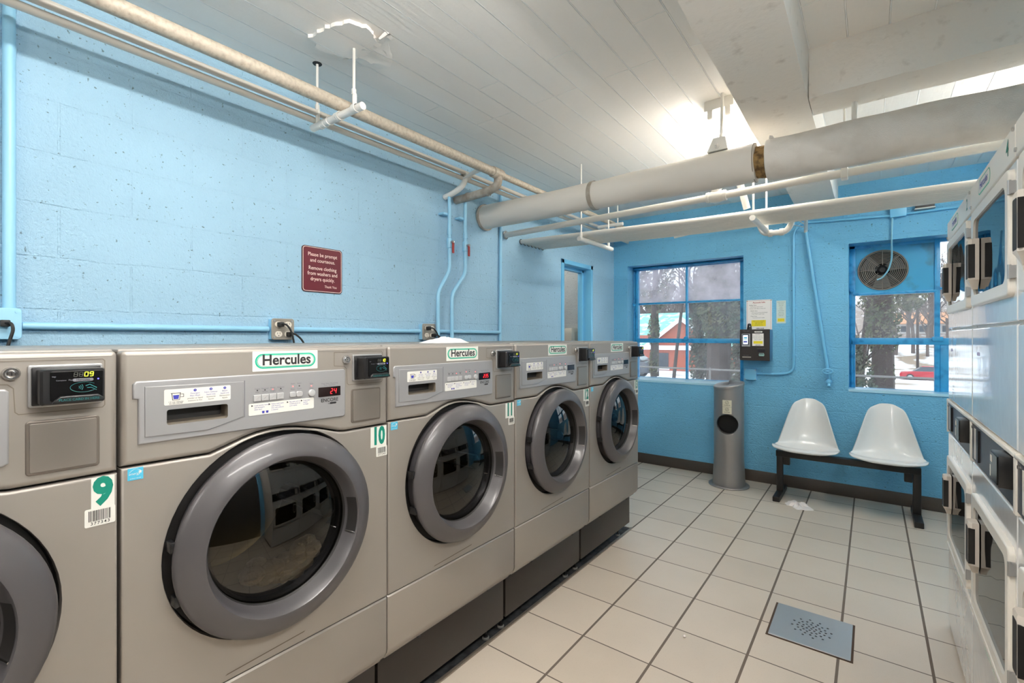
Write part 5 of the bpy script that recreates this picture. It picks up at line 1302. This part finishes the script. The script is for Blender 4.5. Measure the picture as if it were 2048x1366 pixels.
car('pale green snowy car right of the pale blue car in the right window', (3.35, 45.5, gz(45.5)), 2.1, ('pale_green', (170, 190, 176)), True)
car('dark snow-topped car in the lower left of the left window', (-10.4, 22, gz(22)), .12, ('charcoal', (60, 62, 70)), True)
# chain-link fence
t = thing('chain_fence', 'low wire fence with thin posts crossing outside both windows', 'fence', (-1, 11, gz(11)))
wire = outm('fence_wire', (110, 106, 102), .6)
b = B().m(wire).tube([(-9, 11.4, .62), (4, 11, .62)], .02, 8); b.build('rail', t)
for x in (-7.3, -5.1, -2.9, -.75, .95, 2.6): b = B().m(wire).cyl((x, 11.0 + (4 - x) * .03, gz(11)), (x, 11.0 + (4 - x) * .03, .66), .022, 8); b.build('post', t)
b = B().m(wire)
for z in (-.1, .15, .4): b.tube([(-9, 11.4, z), (4, 11, z)], .003, 4)
b.build('strand', t)
t = thing('utility_pole', 'slim wooden utility pole on the slope in the right window', 'pole', (4.2, 70, gz(70)))
b = B().m(bark).cyl((4.2, 70, gz(70)), (4.2, 70, 5.2), .13, 8); b.build('shaft', t)
b = B().m(bark).box(3.6, 4.8, 69.95, 70.05, 4.75, 4.87); b.build('crossarm', t)

# ------------------------------------------------------------------ light, sky, camera
w = bpy.data.worlds.new('World'); scn.world = w; w.use_nodes = True
bg = w.node_tree.nodes['Background']; bg.inputs[0].default_value = (.84, .91, 1.0, 1); bg.inputs[1].default_value = 2.1
l = bpy.data.lights.new('washroom_lamp', 'POINT'); l.energy = 5; l.shadow_soft_size = .09; l.color = (1, .92, .82)
o = bpy.data.objects.new('washroom_lamp', l); COL.objects.link(o); o.location = (-3.0, 4.0, 2.45); o['kind'] = 'structure'
cam = bpy.data.cameras.new('camera'); co = bpy.data.objects.new('camera', cam); COL.objects.link(co)
co.location = (0, 0, 1.346); co.rotation_euler = (PI / 2, 0, .651)
cam.sensor_fit = 'HORIZONTAL'; cam.sensor_width = 36; cam.lens = 942 / 2048 * 36; cam.shift_y = -8 / 2048; cam.clip_start = .02; cam.clip_end = 600
scn.camera = co
vs = scn.view_settings; scn.display_settings.display_device = 'sRGB'; vs.view_transform = 'Standard'; vs.look = 'None'; vs.gamma = 1; vs.use_curve_mapping = False; vs.exposure = 0.92
cy = scn.cycles; cy.use_denoising = True; cy.max_bounces = 10; cy.diffuse_bounces = 6; cy.glossy_bounces = 5; cy.transparent_max_bounces = 14; cy.transmission_bounces = 6; cy.sample_clamp_indirect = 6; cy.caustics_reflective = False; cy.caustics_refractive = False
